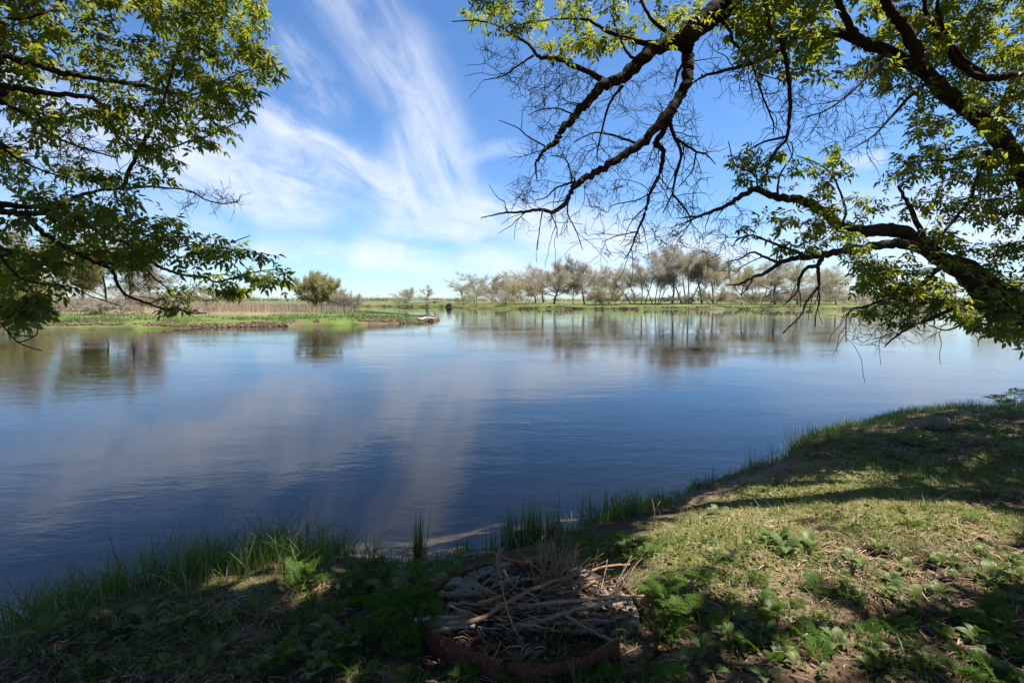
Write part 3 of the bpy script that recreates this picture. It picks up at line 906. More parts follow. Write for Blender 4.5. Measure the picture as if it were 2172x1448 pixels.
# crumbled dark earth along the cut edges of the far bank and the spit
oct_ = np.array([(1, 0, 0), (-1, 0, 0), (0, 1, 0), (0, -1, 0), (0, 0, 1), (0, 0, -1)], float)
octf = np.array([(0, 2, 4), (2, 1, 4), (1, 3, 4), (3, 0, 4), (2, 0, 5), (1, 2, 5), (3, 1, 5), (0, 3, 5)])
EARTH = []
for F_, box, lo, hi, s0, s1, cnt in ((FAR, (-60, 170, 128, 200), -.1, 1.0, .07, .20, 2400), (SPIT, (-60, -6, 34, 62), .15, 1.3, .05, .17, 2600)):
    x, y = scatter(160000, box, lambda x, y: (sdf(F_, x, y) > lo) & (sdf(F_, x, y) < hi) & (fbm(x, y, 7 if lo < 0 else 2.5, 307) > (.38 if lo < 0 else .47)))
    x, y = x[:cnt], y[:cnt]; n = len(x)
    P = np.stack([x, y, np.maximum(height(x, y), 0) + .05 * s1], 1)
    V = P[:, None] + oct_[None] * RNG.uniform(s0, s1, (n, 1, 1)) * RNG.uniform(.6, 1.3, (n, 6, 1)) * np.array([1.5, 1.0, .7])
    EARTH.append((V.reshape(-1, 3), (octf[None] + np.arange(n)[:, None, None] * 6).reshape(-1, 3)))
for (V, T), lab, c in zip(EARTH, ('crumbled dark earth along the undercut edge of the far bank', 'clods of brown mud along the waterline of the left spit'), ((.085, .062, .045), (.13, .09, .06))):
    sc_ = np.broadcast_to(np.array(c), V.shape) * RNG.uniform(.6, 1.5, (len(V) // 6, 1)).repeat(6, 0)
    tag(mk('bank_earth', V, [T], M_GROUND, attrs={'soil': sc_}), lab, 'earth', kind='stuff')

# driftwood and snags
M_DRIFT = mat_bark('bleached_wood', (.22, .18, .15), (.46, .40, .34), 6, .5, .01)
M_ROT = mat_bark('rotten_wood', (.07, .05, .04), (.16, .115, .085), 5, .6, .02)


def log(name, label, pts, r0, r1, mat, cat='driftwood', group=None, stubs=0):
    P = catmull(np.array(pts), 5)
    P = P + RNG.normal(size=P.shape) * r0 * .12
    t = thing(name, P[0], label, cat, group)
    m = MB(); m.tube(P, np.linspace(r0, r1, len(P)), 8, rough=.10)
    m.build('stem', mat, t, P[0])
    for k in range(stubs):
        i = RNG.integers(2, len(P) - 2)
        d = RNG.normal(size=3); d[2] = abs(d[2]) + .3; d /= np.linalg.norm(d)
        L = r0 * RNG.uniform(4, 10)
        m = MB(); m.tube([P[i], P[i] + d * L * .5 + RNG.normal(size=3) * L * .08, P[i] + d * L], [r0 * .45, r0 * .32, r0 * .15], 6)
        m.build('branch', mat, t, P[0])
    return t


def far_pt(px, py, y, dz=0.0):
    d = pix_dir(px, py); p = CAMP + d * (y / d[1])
    p[2] = float(height(p[0], p[1])) + dz
    return p


p0 = on_z(np.array([888.]), np.array([678.]), .25)[0]; p1 = on_z(np.array([905.]), np.array([674.6]), .35)[0]; p2 = on_z(np.array([924.]), np.array([675.5]), .22)[0]
log('driftwood_log', 'pale bent driftwood log lying near the tip of the spit', [p0, p1, p2], .16, .08, M_DRIFT)
for k, (a, b, lab) in enumerate([
    ((96, 655), (150, 651), 'long bleached driftwood log in the tangle on the left shore'),
    ((104, 661), (128, 648), 'bleached root stub standing up in the driftwood tangle on the left shore'),
    ((118, 662), (182, 657), 'lowest bleached log along the grass edge of the left shore'),
    ((60, 660), (112, 657), 'grey driftwood log under the willow at the left edge'),
    ((132, 657), (100, 646), 'leaning grey driftwood branch behind the tangle on the left shore'),
    ((170, 659), (236, 655), 'thin grey driftwood pole pointing at the grey-pink bush')]):
    pa = on_z(np.array([float(a[0])]), np.array([float(a[1])]), .75)[0]
    pb = pa + np.array([(b[0] - a[0]) / F * pa[1], RNG.uniform(-.4, .4), (a[1] - b[1]) / F * pa[1] + .05])
    pa[2] = float(height(pa[0], pa[1])) + .1
    log('driftwood_log', lab, [pa, (pa + pb) / 2 + RNG.normal(size=3) * .08, pb], .17, .08, M_DRIFT, group='driftwood on the left shore', stubs=2)
# fallen trunk with a snag and root ball on the distant point
yb = 189
A_ = far_pt(862, 645, yb, .7); B_ = far_pt(946, 644, yb, .9)
log('fallen_tree', 'long fallen bleached trunk lying along the distant point', [A_, (A_ + B_) / 2 + [0, 0, .1], B_], .18, .28, M_DRIFT, 'fallen tree', stubs=4)
A_ = far_pt(903, 648, yb - 3, .0); B_ = A_ + [2.2, 0, 1.1]; C_ = A_ + [3.3, .3, 1.5]
log('driftwood_snag', 'bleached forked snag hanging down the cut bank of the distant point', [A_, B_, C_], .28, .2, M_DRIFT, stubs=3)
A_ = far_pt(922, 645, yb - 1, .2); 
log('dead_stump', 'dark upright broken stump beside the fallen trunk on the distant point', [A_, A_ + [.1, 0, .8], A_ + [.05, 0, 1.9]], .3, .18, M_ROT, 'stump')
rb = far_pt(952, 642, 172, .3)
t = thing('root_ball', rb, 'dark brown upturned root ball at the end of the fallen trunk', 'root ball')
m = MB(); m.tube([[-.9, 0, 0], [-.3, 0, .35], [.3, 0, .45], [.9, 0, .1]], [.25, .55, .6, .2], 9, rough=.35); m.build('clod', M_ROT, t)
for k in range(7):
    d = RNG.normal(size=3); d /= np.linalg.norm(d); d[2] = abs(d[2])
    m = MB(); m.tube([d * .4 + [0, 0, .3], d * .9 + [0, 0, .5], d * 1.4 + [0, 0, .5]], [.14, .08, .03], 5); m.build('root', M_ROT, t)

# ================================================================== the two trees the photograph looks out under
def leaflet(L, w, fold=.25, droop=.25):
    """one pointed leaflet along +x with a mid-rib fold; 7 verts, 6 triangles"""
    xs = [0.0, .30, .62, 1.0]
    ws = [0, 1.0, .72, 0]
    V = [(0, 0, 0)]
    for x, a in zip(xs[1:3], ws[1:3]):
        z = -droop * L * x * x
        V += [(x * L, -a * w / 2, z + fold * a * w * .5), (x * L, 0, z), (x * L, a * w / 2, z + fold * a * w * .5)]
    V.append((L, 0, -droop * L))
    T = [(0, 1, 2), (0, 2, 3), (1, 4, 5), (1, 5, 2), (2, 5, 6), (2, 6, 3), (4, 7, 5), (5, 7, 6)]
    return np.array(V), np.array(T)


def compound(seed, L=.076, n=5):
    """a box-elder leaf: stalk, terminal leaflet and two pairs"""
    rg = np.random.default_rng(seed)
    V, T, o = [], [], 0
    st = .045
    specs = [(st + .075, 0, 1.1)]
    specs += [(st + .045, s_ * math.radians(rg.uniform(42, 60)), .95) for s_ in (1, -1)]
    if n == 5: specs += [(st + .005, s_ * math.radians(rg.uniform(55, 75)), .8) for s_ in (1, -1)]
    for x, a, k in specs:
        v, t = leaflet(L * k * rg.uniform(.85, 1.15), L * .44 * k, rg.uniform(.1, .4), rg.uniform(.1, .5))
        tw = rg.uniform(-.5, .5)
        R = np.array(Matrix.Rotation(a, 3, 'Z') @ Matrix.Rotation(rg.uniform(-.1, .35), 3, 'Y') @ Matrix.Rotation(tw, 3, 'X'))
        v = v @ R.T + [x, 0, -.35 * x * x]
        V.append(v); T.append(t + o); o += len(v)
    w = .0012
    V.append(np.array([(0, -w, 0), (0, w, 0), (st + .08, w, -.012), (st + .08, -w, -.012)])); T.append(np.array([(0, 1, 2), (0, 2, 3)]) + o)
    return np.concatenate(V), np.concatenate(T)


LEAVES = [compound(40 + k, n=5 if k % 3 else 3) for k in range(6)]
LITE = []
for k in range(3):   # lighter leaf for the parts of the crowns above the frame
    rg = np.random.default_rng(k)
    V, T = [], []
    for j, a in enumerate((0, .9, -.9)):
        L, w = .13, .075
        v = np.array([(0, 0, 0), (.45 * L, -w / 2, .01), (.45 * L, w / 2, .01), (L, 0, -.03)])
        R = np.array(Matrix.Rotation(a, 3, 'Z') @ Matrix.Rotation(rg.uniform(-.5, .5), 3, 'X'))
        V.append(v @ R.T + [.05, 0, 0]); T.append(np.array([(0, 1, 2), (1, 3, 2)]) + 4 * j)
    LITE.append((np.concatenate(V), np.concatenate(T)))


def frames(d, nrm):
    d = d / (np.linalg.norm(d, axis=1)[:, None] + 1e-9)
    y = np.cross(nrm, d); y /= np.linalg.norm(y, axis=1)[:, None] + 1e-9
    z = np.cross(d, y)
    return np.stack([d, y, z], 2)        # columns


class Tree:
    def __init__(s, name, label, base):
        s.root = thing(name, base, label, 'tree')
        s.base = np.array(base, float)
        s.nodes = np.zeros((60000, 3)); s.dirs = np.zeros((60000, 3)); s.rad = np.zeros(60000); s.n = 0
        s.tw = MB(); s.leaf = []          # (pos, dir, normal, scale, in-frame)

    def reg(s, P, R):
        k = len(P)
        T = np.gradient(P, axis=0); T /= np.linalg.norm(T, axis=1)[:, None] + 1e-9
        s.nodes[s.n:s.n + k] = P; s.dirs[s.n:s.n + k] = T; s.rad[s.n:s.n + k] = R; s.n += k

    def limb(s, pts, r0, r1, name='limb', k=9, wig=.006, per=6, kn=.028):
        P = catmull(np.array(pts, float), per)
        n = len(P)
        R = r0 + (r1 - r0) * np.linspace(0, 1, n) ** .85
        P[1:-1] += RNG.normal(size=(n - 2, 3)) * np.minimum(wig, R[1:-1, None] * .22)
        R = R * (1 + kn * RNG.normal(size=n).clip(-1, 1.4))
        m = MB(); m.tube(P, R, k, rough=.07)
        m.build(name, M_BARK, s.root, s.base)
        s.reg(P, R)
        return P, R

    def px_limb(s, pts, d0, d1, w0, w1, pre=None, name='branch', **kw):
        """a limb traced by its place on the photograph, w0..w1 = its width there in pixels"""
        a = np.array(pts, float)
        dd = np.linspace(d0, d1, len(a))
        P = at_depth(a[:, 0], a[:, 1], dd)
        if pre is not None: P = np.concatenate([np.array(pre, float), P])
        return s.limb(P, w0 / 2 * d0 / F, w1 / 2 * d1 / F, name, **kw)

    def spur(s, T, leafy, side=0, maxlen=1.4, size=1.0, lite=False, jag=.06):
        """grow a twig from the nearest wood to the point T"""
        T = np.asarray(T, float)
        D = s.nodes[:s.n] - T
        d2 = np.einsum('ij,ij->i', D, D)
        k = int(np.argmin(d2)); L = math.sqrt(d2[k])
        if L > maxlen or L < .03: return False
        P0, t0 = s.nodes[k], s.dirs[k]
        v = (T - P0) / L
        c = t0 * .35 + v * .65 + np.array([0, 0, .10])
        n = 3 if L < .25 else 5
        u = np.linspace(0, 1, n + 1)[:, None]
        M = P0 + c * L * .5 + RNG.normal(size=3) * L * .08
        P = (1 - u) ** 2 * P0 + 2 * u * (1 - u) * M + u * u * T
        P[1:-1] += RNG.normal(size=(n - 1, 3)) * L * jag
        r0 = min(s.rad[k] * .7, .0028 + .0055 * L)
        R = np.linspace(max(r0, .0026), .0019, n + 1)
        if not lite or L > .5:
            s.tw.tube(P, R, 4 if L > .3 else 3, cap=False)
        s.reg(P[1:], R[1:])
        for q in range(side):
            f = (q + RNG.random()) / side * n
            j = min(int(f), n - 1)
            b = P[j] + (P[j + 1] - P[j]) * (f - j)
            ax = P[j + 1] - P[j]; ax /= np.linalg.norm(ax) + 1e-9
            o1 = np.cross(ax, RNG.normal(size=3)); o1 /= np.linalg.norm(o1) + 1e-9
            dd = ax * .75 + o1 * .65
            l = RNG.uniform(.07, .24)
            p1 = b + dd * l * .4
            p2 = p1 + (dd * .8 + RNG.normal(size=3) * .25 + np.array([0, 0, -.12])) * l * .35
            p3 = p2 + (dd * .7 + RNG.normal(size=3) * .35 + np.array([0, 0, .22])) * l * .35
            s.tw.tube([b, p1, p2, p3], [.0024, .0021, .0017, .0013], 3, cap=False)
            if RNG.random() < .5:
                e = p1 + (dd * .4 + RNG.normal(size=3) * .5) * l * .45
                s.tw.tube([p1, (p1 + e) / 2 + RNG.normal(size=3) * .006, e], [.0019, .0016, .0012], 3, cap=False)
        if leafy:
            nn = 4 if lite else RNG.integers(4, 7)
            for q in range(nn):
                f = 1 - q / nn * min(.28 / L, .95)
                b = P[0] + 0; j = f * n; i = min(int(j), n - 1)
                b = P[i] + (P[i + 1] - P[i]) * (j - i)
                for sd in ((0,) if q == 0 else (1, -1)):
                    ax = RNG.normal(size=3) * .35 + np.array([0, 0, 1.0])
                    side_ = np.cross(ax, v); side_ /= np.linalg.norm(side_) + 1e-9
                    d = v * (1.0 if sd == 0 else .45) + side_ * sd * .9 + RNG.normal(size=3) * .28 + np.array([0, 0, -.28])
                    nr_ = np.array([0, 0, 1.0]) + RNG.normal(size=3) * .42
                    s.leaf.append((b, d, nr_, size * RNG.uniform(.7, 1.2)))
        return True

    def boughs(s, n, poly, d0, d1, lmin=.2, lmax=.48, droop=-.05, rad=.006):
        """second order bare branches leaving the limbs inside a region of the view"""
        px, py, dep = project(s.nodes[:s.n])
        idx = np.where(in_poly(poly, px, py) & (dep > d0 - .6) & (dep < d1 + .6))[0]
        for k in RNG.choice(idx, min(n, len(idx)), replace=False):
            P0, t0, r = s.nodes[k].copy(), s.dirs[k].copy(), s.rad[k]
            o1 = np.cross(t0, RNG.normal(size=3)); o1 /= np.linalg.norm(o1) + 1e-9
            d = t0 * .6 + o1 * .8; d[1] *= .6; d /= np.linalg.norm(d)
            L = RNG.uniform(lmin, lmax); m = 6
            P, q = [P0], P0
            for i in range(m):
                d = d + RNG.normal(size=3) * .22 + np.array([0, 0, droop]); d /= np.linalg.norm(d)
                q = q + d * L / m; P.append(q)
            P = catmull(P, 2)
            R = np.linspace(min(r * .6, rad * RNG.uniform(.6, 1.2)), .0022, len(P))
            s.tw.tube(P, R, 5, cap=False); s.reg(P[1:], R[1:])

    def sow(s, targets, leafy, **kw):
        """grow twigs outward: nearest targets first, so later ones branch from earlier ones"""
        T = np.asarray(targets, float)
        D = np.full(len(T), 1e9)
        for i in range(0, s.n, 400):
            D = np.minimum(D, np.linalg.norm(T[:, None] - s.nodes[None, i:i + 400], axis=2).min(1))
        for k in np.argsort(D + RNG.normal(size=len(D)) * .03):
            s.spur(T[k], leafy, **kw)

    def finish(s, crown_name, near=300):
        s.tw.build('twigs', M_TWIG, s.root, s.base)
        B = np.array([l[0] for l in s.leaf]); Dv = np.array([l[1] for l in s.leaf])
        Nv = np.array([l[2] for l in s.leaf]); S_ = np.array([l[3] for l in s.leaf])
        R = frames(Dv, Nv)
        px, py, dep = project(B)
        vis = (px > 15) & (px < W - 15) & (py > 15) & (py < HH - 15) & (dep > .5)
        score = np.where(vis, dep / S_, 1e6)
        order = np.argsort(score)
        own = order[:near]
        # the leaves that show largest are objects of their own, from six shared meshes
        me = [new_mesh('leaf', v, [t], M_LEAF) for v, t in LEAVES]
        for i, k in enumerate(own):
            o = bpy.data.objects.new('leaf', me[i % 6]); COL.objects.link(o)
            M = Matrix(np.array(R[k]) * S_[k]).to_4x4(); M.translation = Vector(B[k] - s.base)
            o.parent = s.root; o.matrix_local = M
        rest = np.setdiff1d(np.arange(len(B)), own)
        inv = (px > -200) & (px < W + 200) & (py > -150) & (py < HH) & (dep > .3)
        Vs, Ts, tint, o_ = [], [], [], 0
        for far_, tpl in ((False, LEAVES), (True, LITE)):
            g = rest[inv[rest] != far_]
            for j, (v, t) in enumerate(tpl):
                kk = g[j::len(tpl)]
                if not len(kk): continue
                VV = np.einsum('nij,vj->nvi', R[kk] * S_[kk][:, None, None], v) + B[kk][:, None]
                Vs.append(VV.reshape(-1, 3))
                Ts.append((t[None] + (np.arange(len(kk)) * len(v))[:, None, None]).reshape(-1, 3) + o_)
                tint.append(np.repeat(RNG.random(len(kk)), len(v))); o_ += len(kk) * len(v)
        o = mk(crown_name, np.concatenate(Vs), [np.concatenate(Ts)], M_LEAF, s.root, attrs={'tint': np.concatenate(tint)}, origin=s.base)
        o['kind'] = 'stuff'
        print(s.root.name, 'leaves', len(B), 'nodes', s.n, 'tris', sum(len(t) for t in Ts))


def px_targets(poly, n, d0, d1, holes=(), keep=.12):
    """points spread through a region of the view, d0..d1 metres deep"""
    poly = np.array(poly, float)
    out = []
    lo, hi = poly.min(0), poly.max(0)
    while len(out) < n:
        x, y = RNG.uniform(lo[0], hi[0]), RNG.uniform(lo[1], hi[1])
        if not in_poly(poly, np.array(x), np.array(y)): continue
        bad = any(((x - h[0]) / h[2]) ** 2 + ((y - h[1]) / h[3]) ** 2 < 1 for h in holes)
        if bad and RNG.random() > keep: continue
        out.append(at_depth(x, y, RNG.uniform(d0, d1)))
    return np.array(out)


# where the sun reaches the ground, as seen on the photograph; sprays added above the frame are thinned to keep these gaps open
SUNLIT = [px_poly(p, .4) for p in (
    [(1330, 1105), (1440, 1045), (1600, 985), (1730, 962), (1800, 985), (1880, 1010), (1960, 1040), (2080, 1075), (2172, 1085), (2172, 1260), (2000, 1300), (1800, 1270), (1600, 1250), (1420, 1220), (1330, 1160)],
    [(1370, 1180), (1600, 1230), (2172, 1240), (2300, 1300), (2300, 1500), (1480, 1500), (1410, 1420), (1380, 1300)],
)]
SUNLIT += [px_poly(p, -.35) for p in ([(560, 1140), (720, 1010), (950, 930), (1200, 925), (1420, 960), (1400, 1020), (1240, 1090), (1100, 1150), (950, 1175), (760, 1170)],)]
SPOTS = [(1270, 1232, .38), (1330, 1255, .3), (960, 1375, .16), (930, 1330, .14), (660, 1262, .15), (600, 1205, .45), (655, 1150, .5), (470, 1200, .35), (730, 1190, .3), (470, 1345, .16),
         (690, 1320, .12), (760, 1400, .15), (690, 1440, .15), (1080, 1185, .2), (1280, 1320, .18), (1000, 1420, .12), (160, 1330, .15), (250, 1260, .14),
         (1950, 965, .3), (2060, 985, .25), (1840, 1005, .3), (1480, 1410, .2), (1390, 1440, .2), (860, 1250, .14), (820, 1440, .12), (1200, 1190, .18)]
SPOTW = [(on_z(np.array([float(a)]), np.array([float(b)]), .4)[0], c * .62) for a, b, c in SPOTS]


def shade_prob(P):
    """probability that a spray at P is kept: low where its shadow would close one of the sunny gaps"""
    t = (P[:, 2] - .4) / SUN[2]
    gx, gy = P[:, 0] - SUN[0] * t, P[:, 1] - SUN[1] * t
    p = np.ones(len(P))
    for k, poly in enumerate(SUNLIT):
        open_ = sm(sdf(poly, gx, gy), -.28, .12)
        if k == 2: open_ = open_ * sm(fbm(gx, gy, .7, 473), .50, .36)
        if k == 1: open_ = open_ * sm(fbm(gx, gy, .55, 471), .70, .52)      # dappled rather than open
        p *= 1 - .985 * open_
    for c, r in SPOTW:
        p *= 1 - .95 * sm(r + .12 - np.hypot(gx - c[0], gy - c[1]), 0, .12)
    for c, r in LITZ:
        v = P - c
        al = v @ SUN
        pd = np.linalg.norm(v - al[:, None] * SUN, axis=1)
        p *= np.where(al > 0, 1 - .93 * sm(r - pd, -.1, .25), 1)
    return p


LITZ = [(at_depth(*a), r) for a, r in (((470, 110, 4.9), 1.4), ((330, 60, 4.6), 1.0), ((520, 260, 4.9), .9), ((1120, 10, 5.0), 1.0), ((1350, 10, 5.0), 1.0),
                                      ((1650, 60, 5.0), .8), ((1850, 120, 5.6), .7), ((1900, 630, 5.6), .7), ((540, 560, 4.9), .7), ((1700, 380, 5.2), .8), ((2050, 200, 6.2), .6))]


def shade_canopy(tree, box, n, size):
    """unseen leaf sprays added above the frame to cast shade, sparse over the sunny gaps"""
    P = np.stack([RNG.uniform(box[0], box[1], n), RNG.uniform(box[2], box[3], n), RNG.uniform(box[4], box[5], n)], 1)
    px, py, dep = project(P)
    out = (py < np.where((px > 560) & (px < 980), -600, -60)) | (dep < .2) | (px < -60) | (px > W + 60)
    P = P[out & (RNG.random(n) < shade_prob(P))]
    B0 = P
    k = len(P)
    for q in range(5):
        d = RNG.normal(size=(k, 3)); d[:, 2] -= .3
        nr_ = RNG.normal(size=(k, 3)) * .45 + np.array([0, 0, 1.0])
        b = B0 + RNG.normal(size=(k, 3)) * .10
        tree.leaf += list(zip(b, d, nr_, size * RNG.uniform(.8, 1.25, k)))
    return P


# ------------------------------------------------------------------ left tree
LB = (-6.9, .9, float(height(np.array(-6.9), np.array(.9))))
LT = Tree('leafy_tree', 'box elder reaching in from the left edge with drooping leafy branches over the water', LB)
Lb = np.array(LB)
LT.limb([Lb - [0, 0, .3], Lb + [.1, .2, 1.2], Lb + [.35, .5, 2.4], Lb + [.5, .8, 4.2], Lb + [.8, .9, 6.5]], .24, .10, 'trunk', 12)
c1, c2, c3 = Lb + [.35, .5, 2.2], Lb + [.5, .8, 3.6], Lb + [.6, .9, 4.6]
PRE = lambda c, px, py, d: [c, (c * .45 + at_depth(px, py, d) * .55) + [0, 0, .18]]
LT.px_limb([(-60, 105), (0, 115), (60, 132), (120, 150), (180, 163), (260, 175), (310, 184), (350, 195)], 3.7, 4.5, 22, 6, PRE(c3, -60, 105, 3.7), 'limb')
LT.px_limb([(-60, 172), (0, 180), (50, 190), (100, 198), (160, 203), (200, 210), (225, 240), (228, 262), (245, 285), (290, 322)], 3.6, 4.3, 18, 5, PRE(c3, -60, 172, 3.6), 'limb')
LT.px_limb([(-60, 200), (0, 214), (60, 247), (110, 285), (150, 305), (200, 322), (250, 335)], 3.6, 4.4, 12, 3, PRE(c2, -60, 200, 3.6))
LT.px_limb([(-40, 290), (0, 311), (45, 340), (90, 362), (150, 380)], 3.5, 4.1, 9, 3, PRE(c2, -40, 290, 3.5))
LT.px_limb([(-60, 428), (0, 433), (41, 438), (86, 436), (131, 429), (162, 417), (214, 403), (250, 402), (310, 396), (345, 398)], 3.6, 4.8, 17, 4, PRE(c1, -60, 428, 3.6), 'limb')
LT.px_limb([(-60, 440), (0, 448), (52, 453), (86, 452), (128, 441), (173, 472), (221, 497), (269, 517), (311, 548), (345, 569), (390, 583), (438, 588), (459, 598), (508, 586), (545, 576), (600, 570)], 3.6, 5.0, 17, 2.5, PRE(c1, -60, 440, 3.6), 'limb')
LT.px_limb([(52, 455), (86, 490), (117, 510), (152, 531), (193, 552), (238, 573), (249, 604), (269, 626), (311, 642), (345, 654), (383, 657), (407, 664), (438, 664)], 3.75, 4.6, 12, 2.5)
LT.px_limb([(104, 462), (150, 478), (190, 482)], 3.8, 4.2, 9, 3)
LT.px_limb([(210, 553), (262, 564), (304, 569), (331, 593), (356, 614), (373, 655)], 4.0, 4.5, 6, 2)
LT.px_limb([(-40, 520), (0, 545), (21, 569), (45, 590), (76, 600), (114, 604), (152, 609), (193, 628), (260, 650)], 3.4, 4.0, 8, 2, PRE(c1, -40, 520, 3.4))
LT.px_limb([(-40, 640), (0, 683), (17, 704), (38, 726), (69, 738), (88, 743)], 3.3, 3.5, 4, 2, PRE(c1, -40, 640, 3.3))
LT.px_limb([(17, 706), (50, 712), (76, 712), (82, 690)], 3.4, 3.5, 3, 2)
LT.px_limb([(38, 726), (55, 722), (76, 712)], 3.4, 3.5, 3, 2)
LT.px_limb([(258, 402), (280, 350), (300, 310), (330, 255), (352, 200), (372, 120), (395, 60), (432, -20)], 4.6, 4.8, 9, 4)
LT.px_limb([(300, 310), (345, 318), (400, 300), (450, 285), (500, 262), (540, 250)], 4.6, 5.0, 5, 2)
LT.px_limb([(330, 255), (380, 215), (440, 190), (520, 150), (600, 135)], 4.7, 5.1, 5, 2)
LT.px_limb([(352, 60), (330, 50), (300, 20), (270, -30)], 4.7, 4.6, 6, 8)
LT.px_limb([(350, 195), (400, 205), (460, 230), (540, 240)], 4.5, 4.9, 5, 2)
LT.px_limb([(372, 120), (430, 70), (480, 55), (540, 10), (580, -30)], 4.7, 5.0, 5, 3)
LT.px_limb([(345, 398), (400, 405), (440, 425), (480, 432), (505, 425), (510, 412)], 4.8, 5.0, 4, 1.6)
LT.px_limb([(225, 240), (260, 300), (300, 330)], 4.1, 4.4, 5, 2)
LT.px_limb([(311, 548), (400, 520), (470, 520), (530, 500)], 4.5, 5.0, 4, 2)
LT.px_limb([(-60, 20), (20, 40), (90, 30), (160, -20)], 3.6, 4.2, 9, 4, PRE(c3, -60, 20, 3.6))
HL = [(255, 85, 34, 26), (195, 290, 60, 34), (60, 330, 70, 26), (260, 345, 60, 20), (120, 390, 60, 18), (270, 40, 30, 20), (390, 370, 40, 14), (150, 40, 26, 20), (20, 290, 30, 20)]
PL1 = [(-130, -90), (560, -90), (560, 30), (545, 90), (600, 130), (560, 185), (540, 240), (510, 272), (465, 325), (440, 358), (350, 375), (250, 385), (-130, 400)]
LT.sow(px_targets(PL1, 350, 3.7, 5.0, HL), True, size=.80)
LT.sow(px_targets([(300, -60), (565, -60), (560, 60), (590, 130), (550, 190), (420, 260), (340, 200)], 95, 4.2, 5.2), True, size=.80)
PL2 = [(-130, 405), (300, 405), (340, 440), (390, 480), (500, 505), (590, 560), (590, 585), (500, 565), (420, 560), (330, 552), (280, 575), (180, 580), (120, 650), (60, 690), (-130, 680)]
LT.sow(px_targets(PL2, 185, 3.6, 4.9, [(180, 585, 60, 30), (90, 520, 30, 25), (40, 480, 60, 14)]), True, size=.80)
LT.sow(px_targets([(440, 585), (600, 575), (610, 605), (500, 630), (480, 615)], 16, 4.6, 5.0), True, size=.85)
LT.sow(px_targets([(330, 620), (385, 600), (400, 650), (340, 660)], 6, 4.3, 4.6), True, size=.85)
LT.sow(px_targets([(20, 640), (110, 600), (90, 690), (30, 690)], 14, 3.3, 3.8), True, size=.78)
LT.boughs(40, [(-20, 260), (260, 270), (260, 420), (-20, 420)], 3.4, 4.6, .15, .4, -.1, .005)
LT.sow(px_targets([(-20, 280), (240, 270), (260, 400), (-20, 400)], 70, 3.6, 4.4), False, side=3, maxlen=.7)
LT.sow(px_targets([(330, 395), (480, 400), (520, 430), (400, 450)], 22, 4.6, 5.0), False, side=3, maxlen=.7)
LT.sow(px_targets([(100, 560), (450, 590), (440, 665), (300, 650)], 40, 3.9, 4.7), False, side=2)
# upper crown over the bank, out of view, added to shade it
LT.limb([Lb + [.7, .9, 5.2], Lb + [2.2, 1.2, 6.0], Lb + [4.2, 1.5, 6.6], Lb + [6.4, 1.6, 6.9]], .09, .03)
LT.limb([Lb + [.6, .8, 4.6], Lb + [2.0, -.4, 5.6], Lb + [4.0, -1.6, 6.4]], .08, .03)
LT.limb([Lb + [.8, .9, 6.3], Lb + [1.5, 2.0, 7.4], Lb + [2.8, 3.4, 8.0]], .08, .03)
shade_canopy(LT, (-9, 2.2, -4, 7.5, 4.6, 8.8), 5600, 1.35)
LT.finish('foliage')

# ------------------------------------------------------------------ right tree: several leaning stems from one foot
RB = (8.6, 4.6, float(height(np.array(8.6), np.array(4.6))))
RT = Tree('leaning_tree', 'many stemmed tree leaning in from the right edge, its dark limbs arching over the water', RB)
Rb = np.array(RB)
f1 = Rb + [-.3, .1, .5]
# lowest leaning stem
RT.px_limb([(2172, 693), (2129, 668), (2075, 615), (2040, 576), (1987, 544), (1955, 516), (1915, 494), (1880, 488), (1827, 490), (1787, 483), (1762, 463), (1724, 435), (1686, 421), (1648, 418), (1607, 401), (1576, 414), (1545, 435), (1500, 452), (1470, 465), (1445, 475)],
           5.9, 5.0, 50, 2.2, [Rb - [0, 0, .3], f1, (f1 + at_depth(2172, 693, 5.9)) / 2], 'trunk', k=12)
RT.px_limb([(2240, 690), (2172, 640), (2111, 601), (2058, 562), (2004, 544), (1960, 505), (1930, 440), (1905, 395)], 6.2, 5.7, 40, 5, [f1], 'trunk', k=10)
RT.px_limb([(2300, 520), (2172, 363), (2122, 293), (2070, 242), (2018, 207), (1976, 169), (1945, 138), (1914, 128), (1880, 107), (1835, 93), (1776, 69), (1735, 79), (1700, 76), (1662, 97), (1621, 124), (1569, 142), (1500, 159), (1450, 190)],
           5.8, 4.9, 47, 3, [Rb + [0, 0, -.2], Rb + [-.2, .1, 1.0]], 'trunk', k=12)
RT.px_limb([(1945, 138), (1942, 104), (1918, 59), (1894, 28), (1873, -5), (1850, -60), (1800, -140)], 5.3, 5.0, 28, 14, name='limb')
RT.px_limb([(1835, 93), (1805, 60), (1776, 0), (1760, -60)], 5.2, 5.0, 20, 10, name='limb')
RT.px_limb([(2400, 250), (2250, 180), (2172, 160), (2090, 165), (2040, 140), (1980, 60), (1950, -20)], 5.6, 5.3, 26, 8, [Rb + [-.1, .1, 2.2]], 'limb')
RT.px_limb([(2090, 165), (2020, 100), (1990, 20), (2000, -40)], 5.5, 5.4, 12, 6)
RT.px_limb([(1933, 520), (1891, 518), (1844, 524), (1791, 531), (1748, 540), (1702, 546), (1656, 556), (1628, 576), (1592, 590), (1567, 603), (1537, 603)], 5.35, 4.8, 24, 2.2, [at_depth(1990, 546, 5.45)], 'limb')
RT.px_limb([(1599, 587), (1585, 612), (1571, 624)], 4.9, 4.8, 5, 2)
RT.px_limb([(1745, 543), (1734, 562), (1709, 569), (1695, 594), (1691, 619), (1674, 636), (1661, 649)], 5.05, 4.8, 11, 2)
RT.px_limb([(1734, 562), (1736, 590), (1736, 608), (1713, 636), (1699, 668), (1677, 690), (1661, 706)], 5.05, 4.8, 8, 2.5)
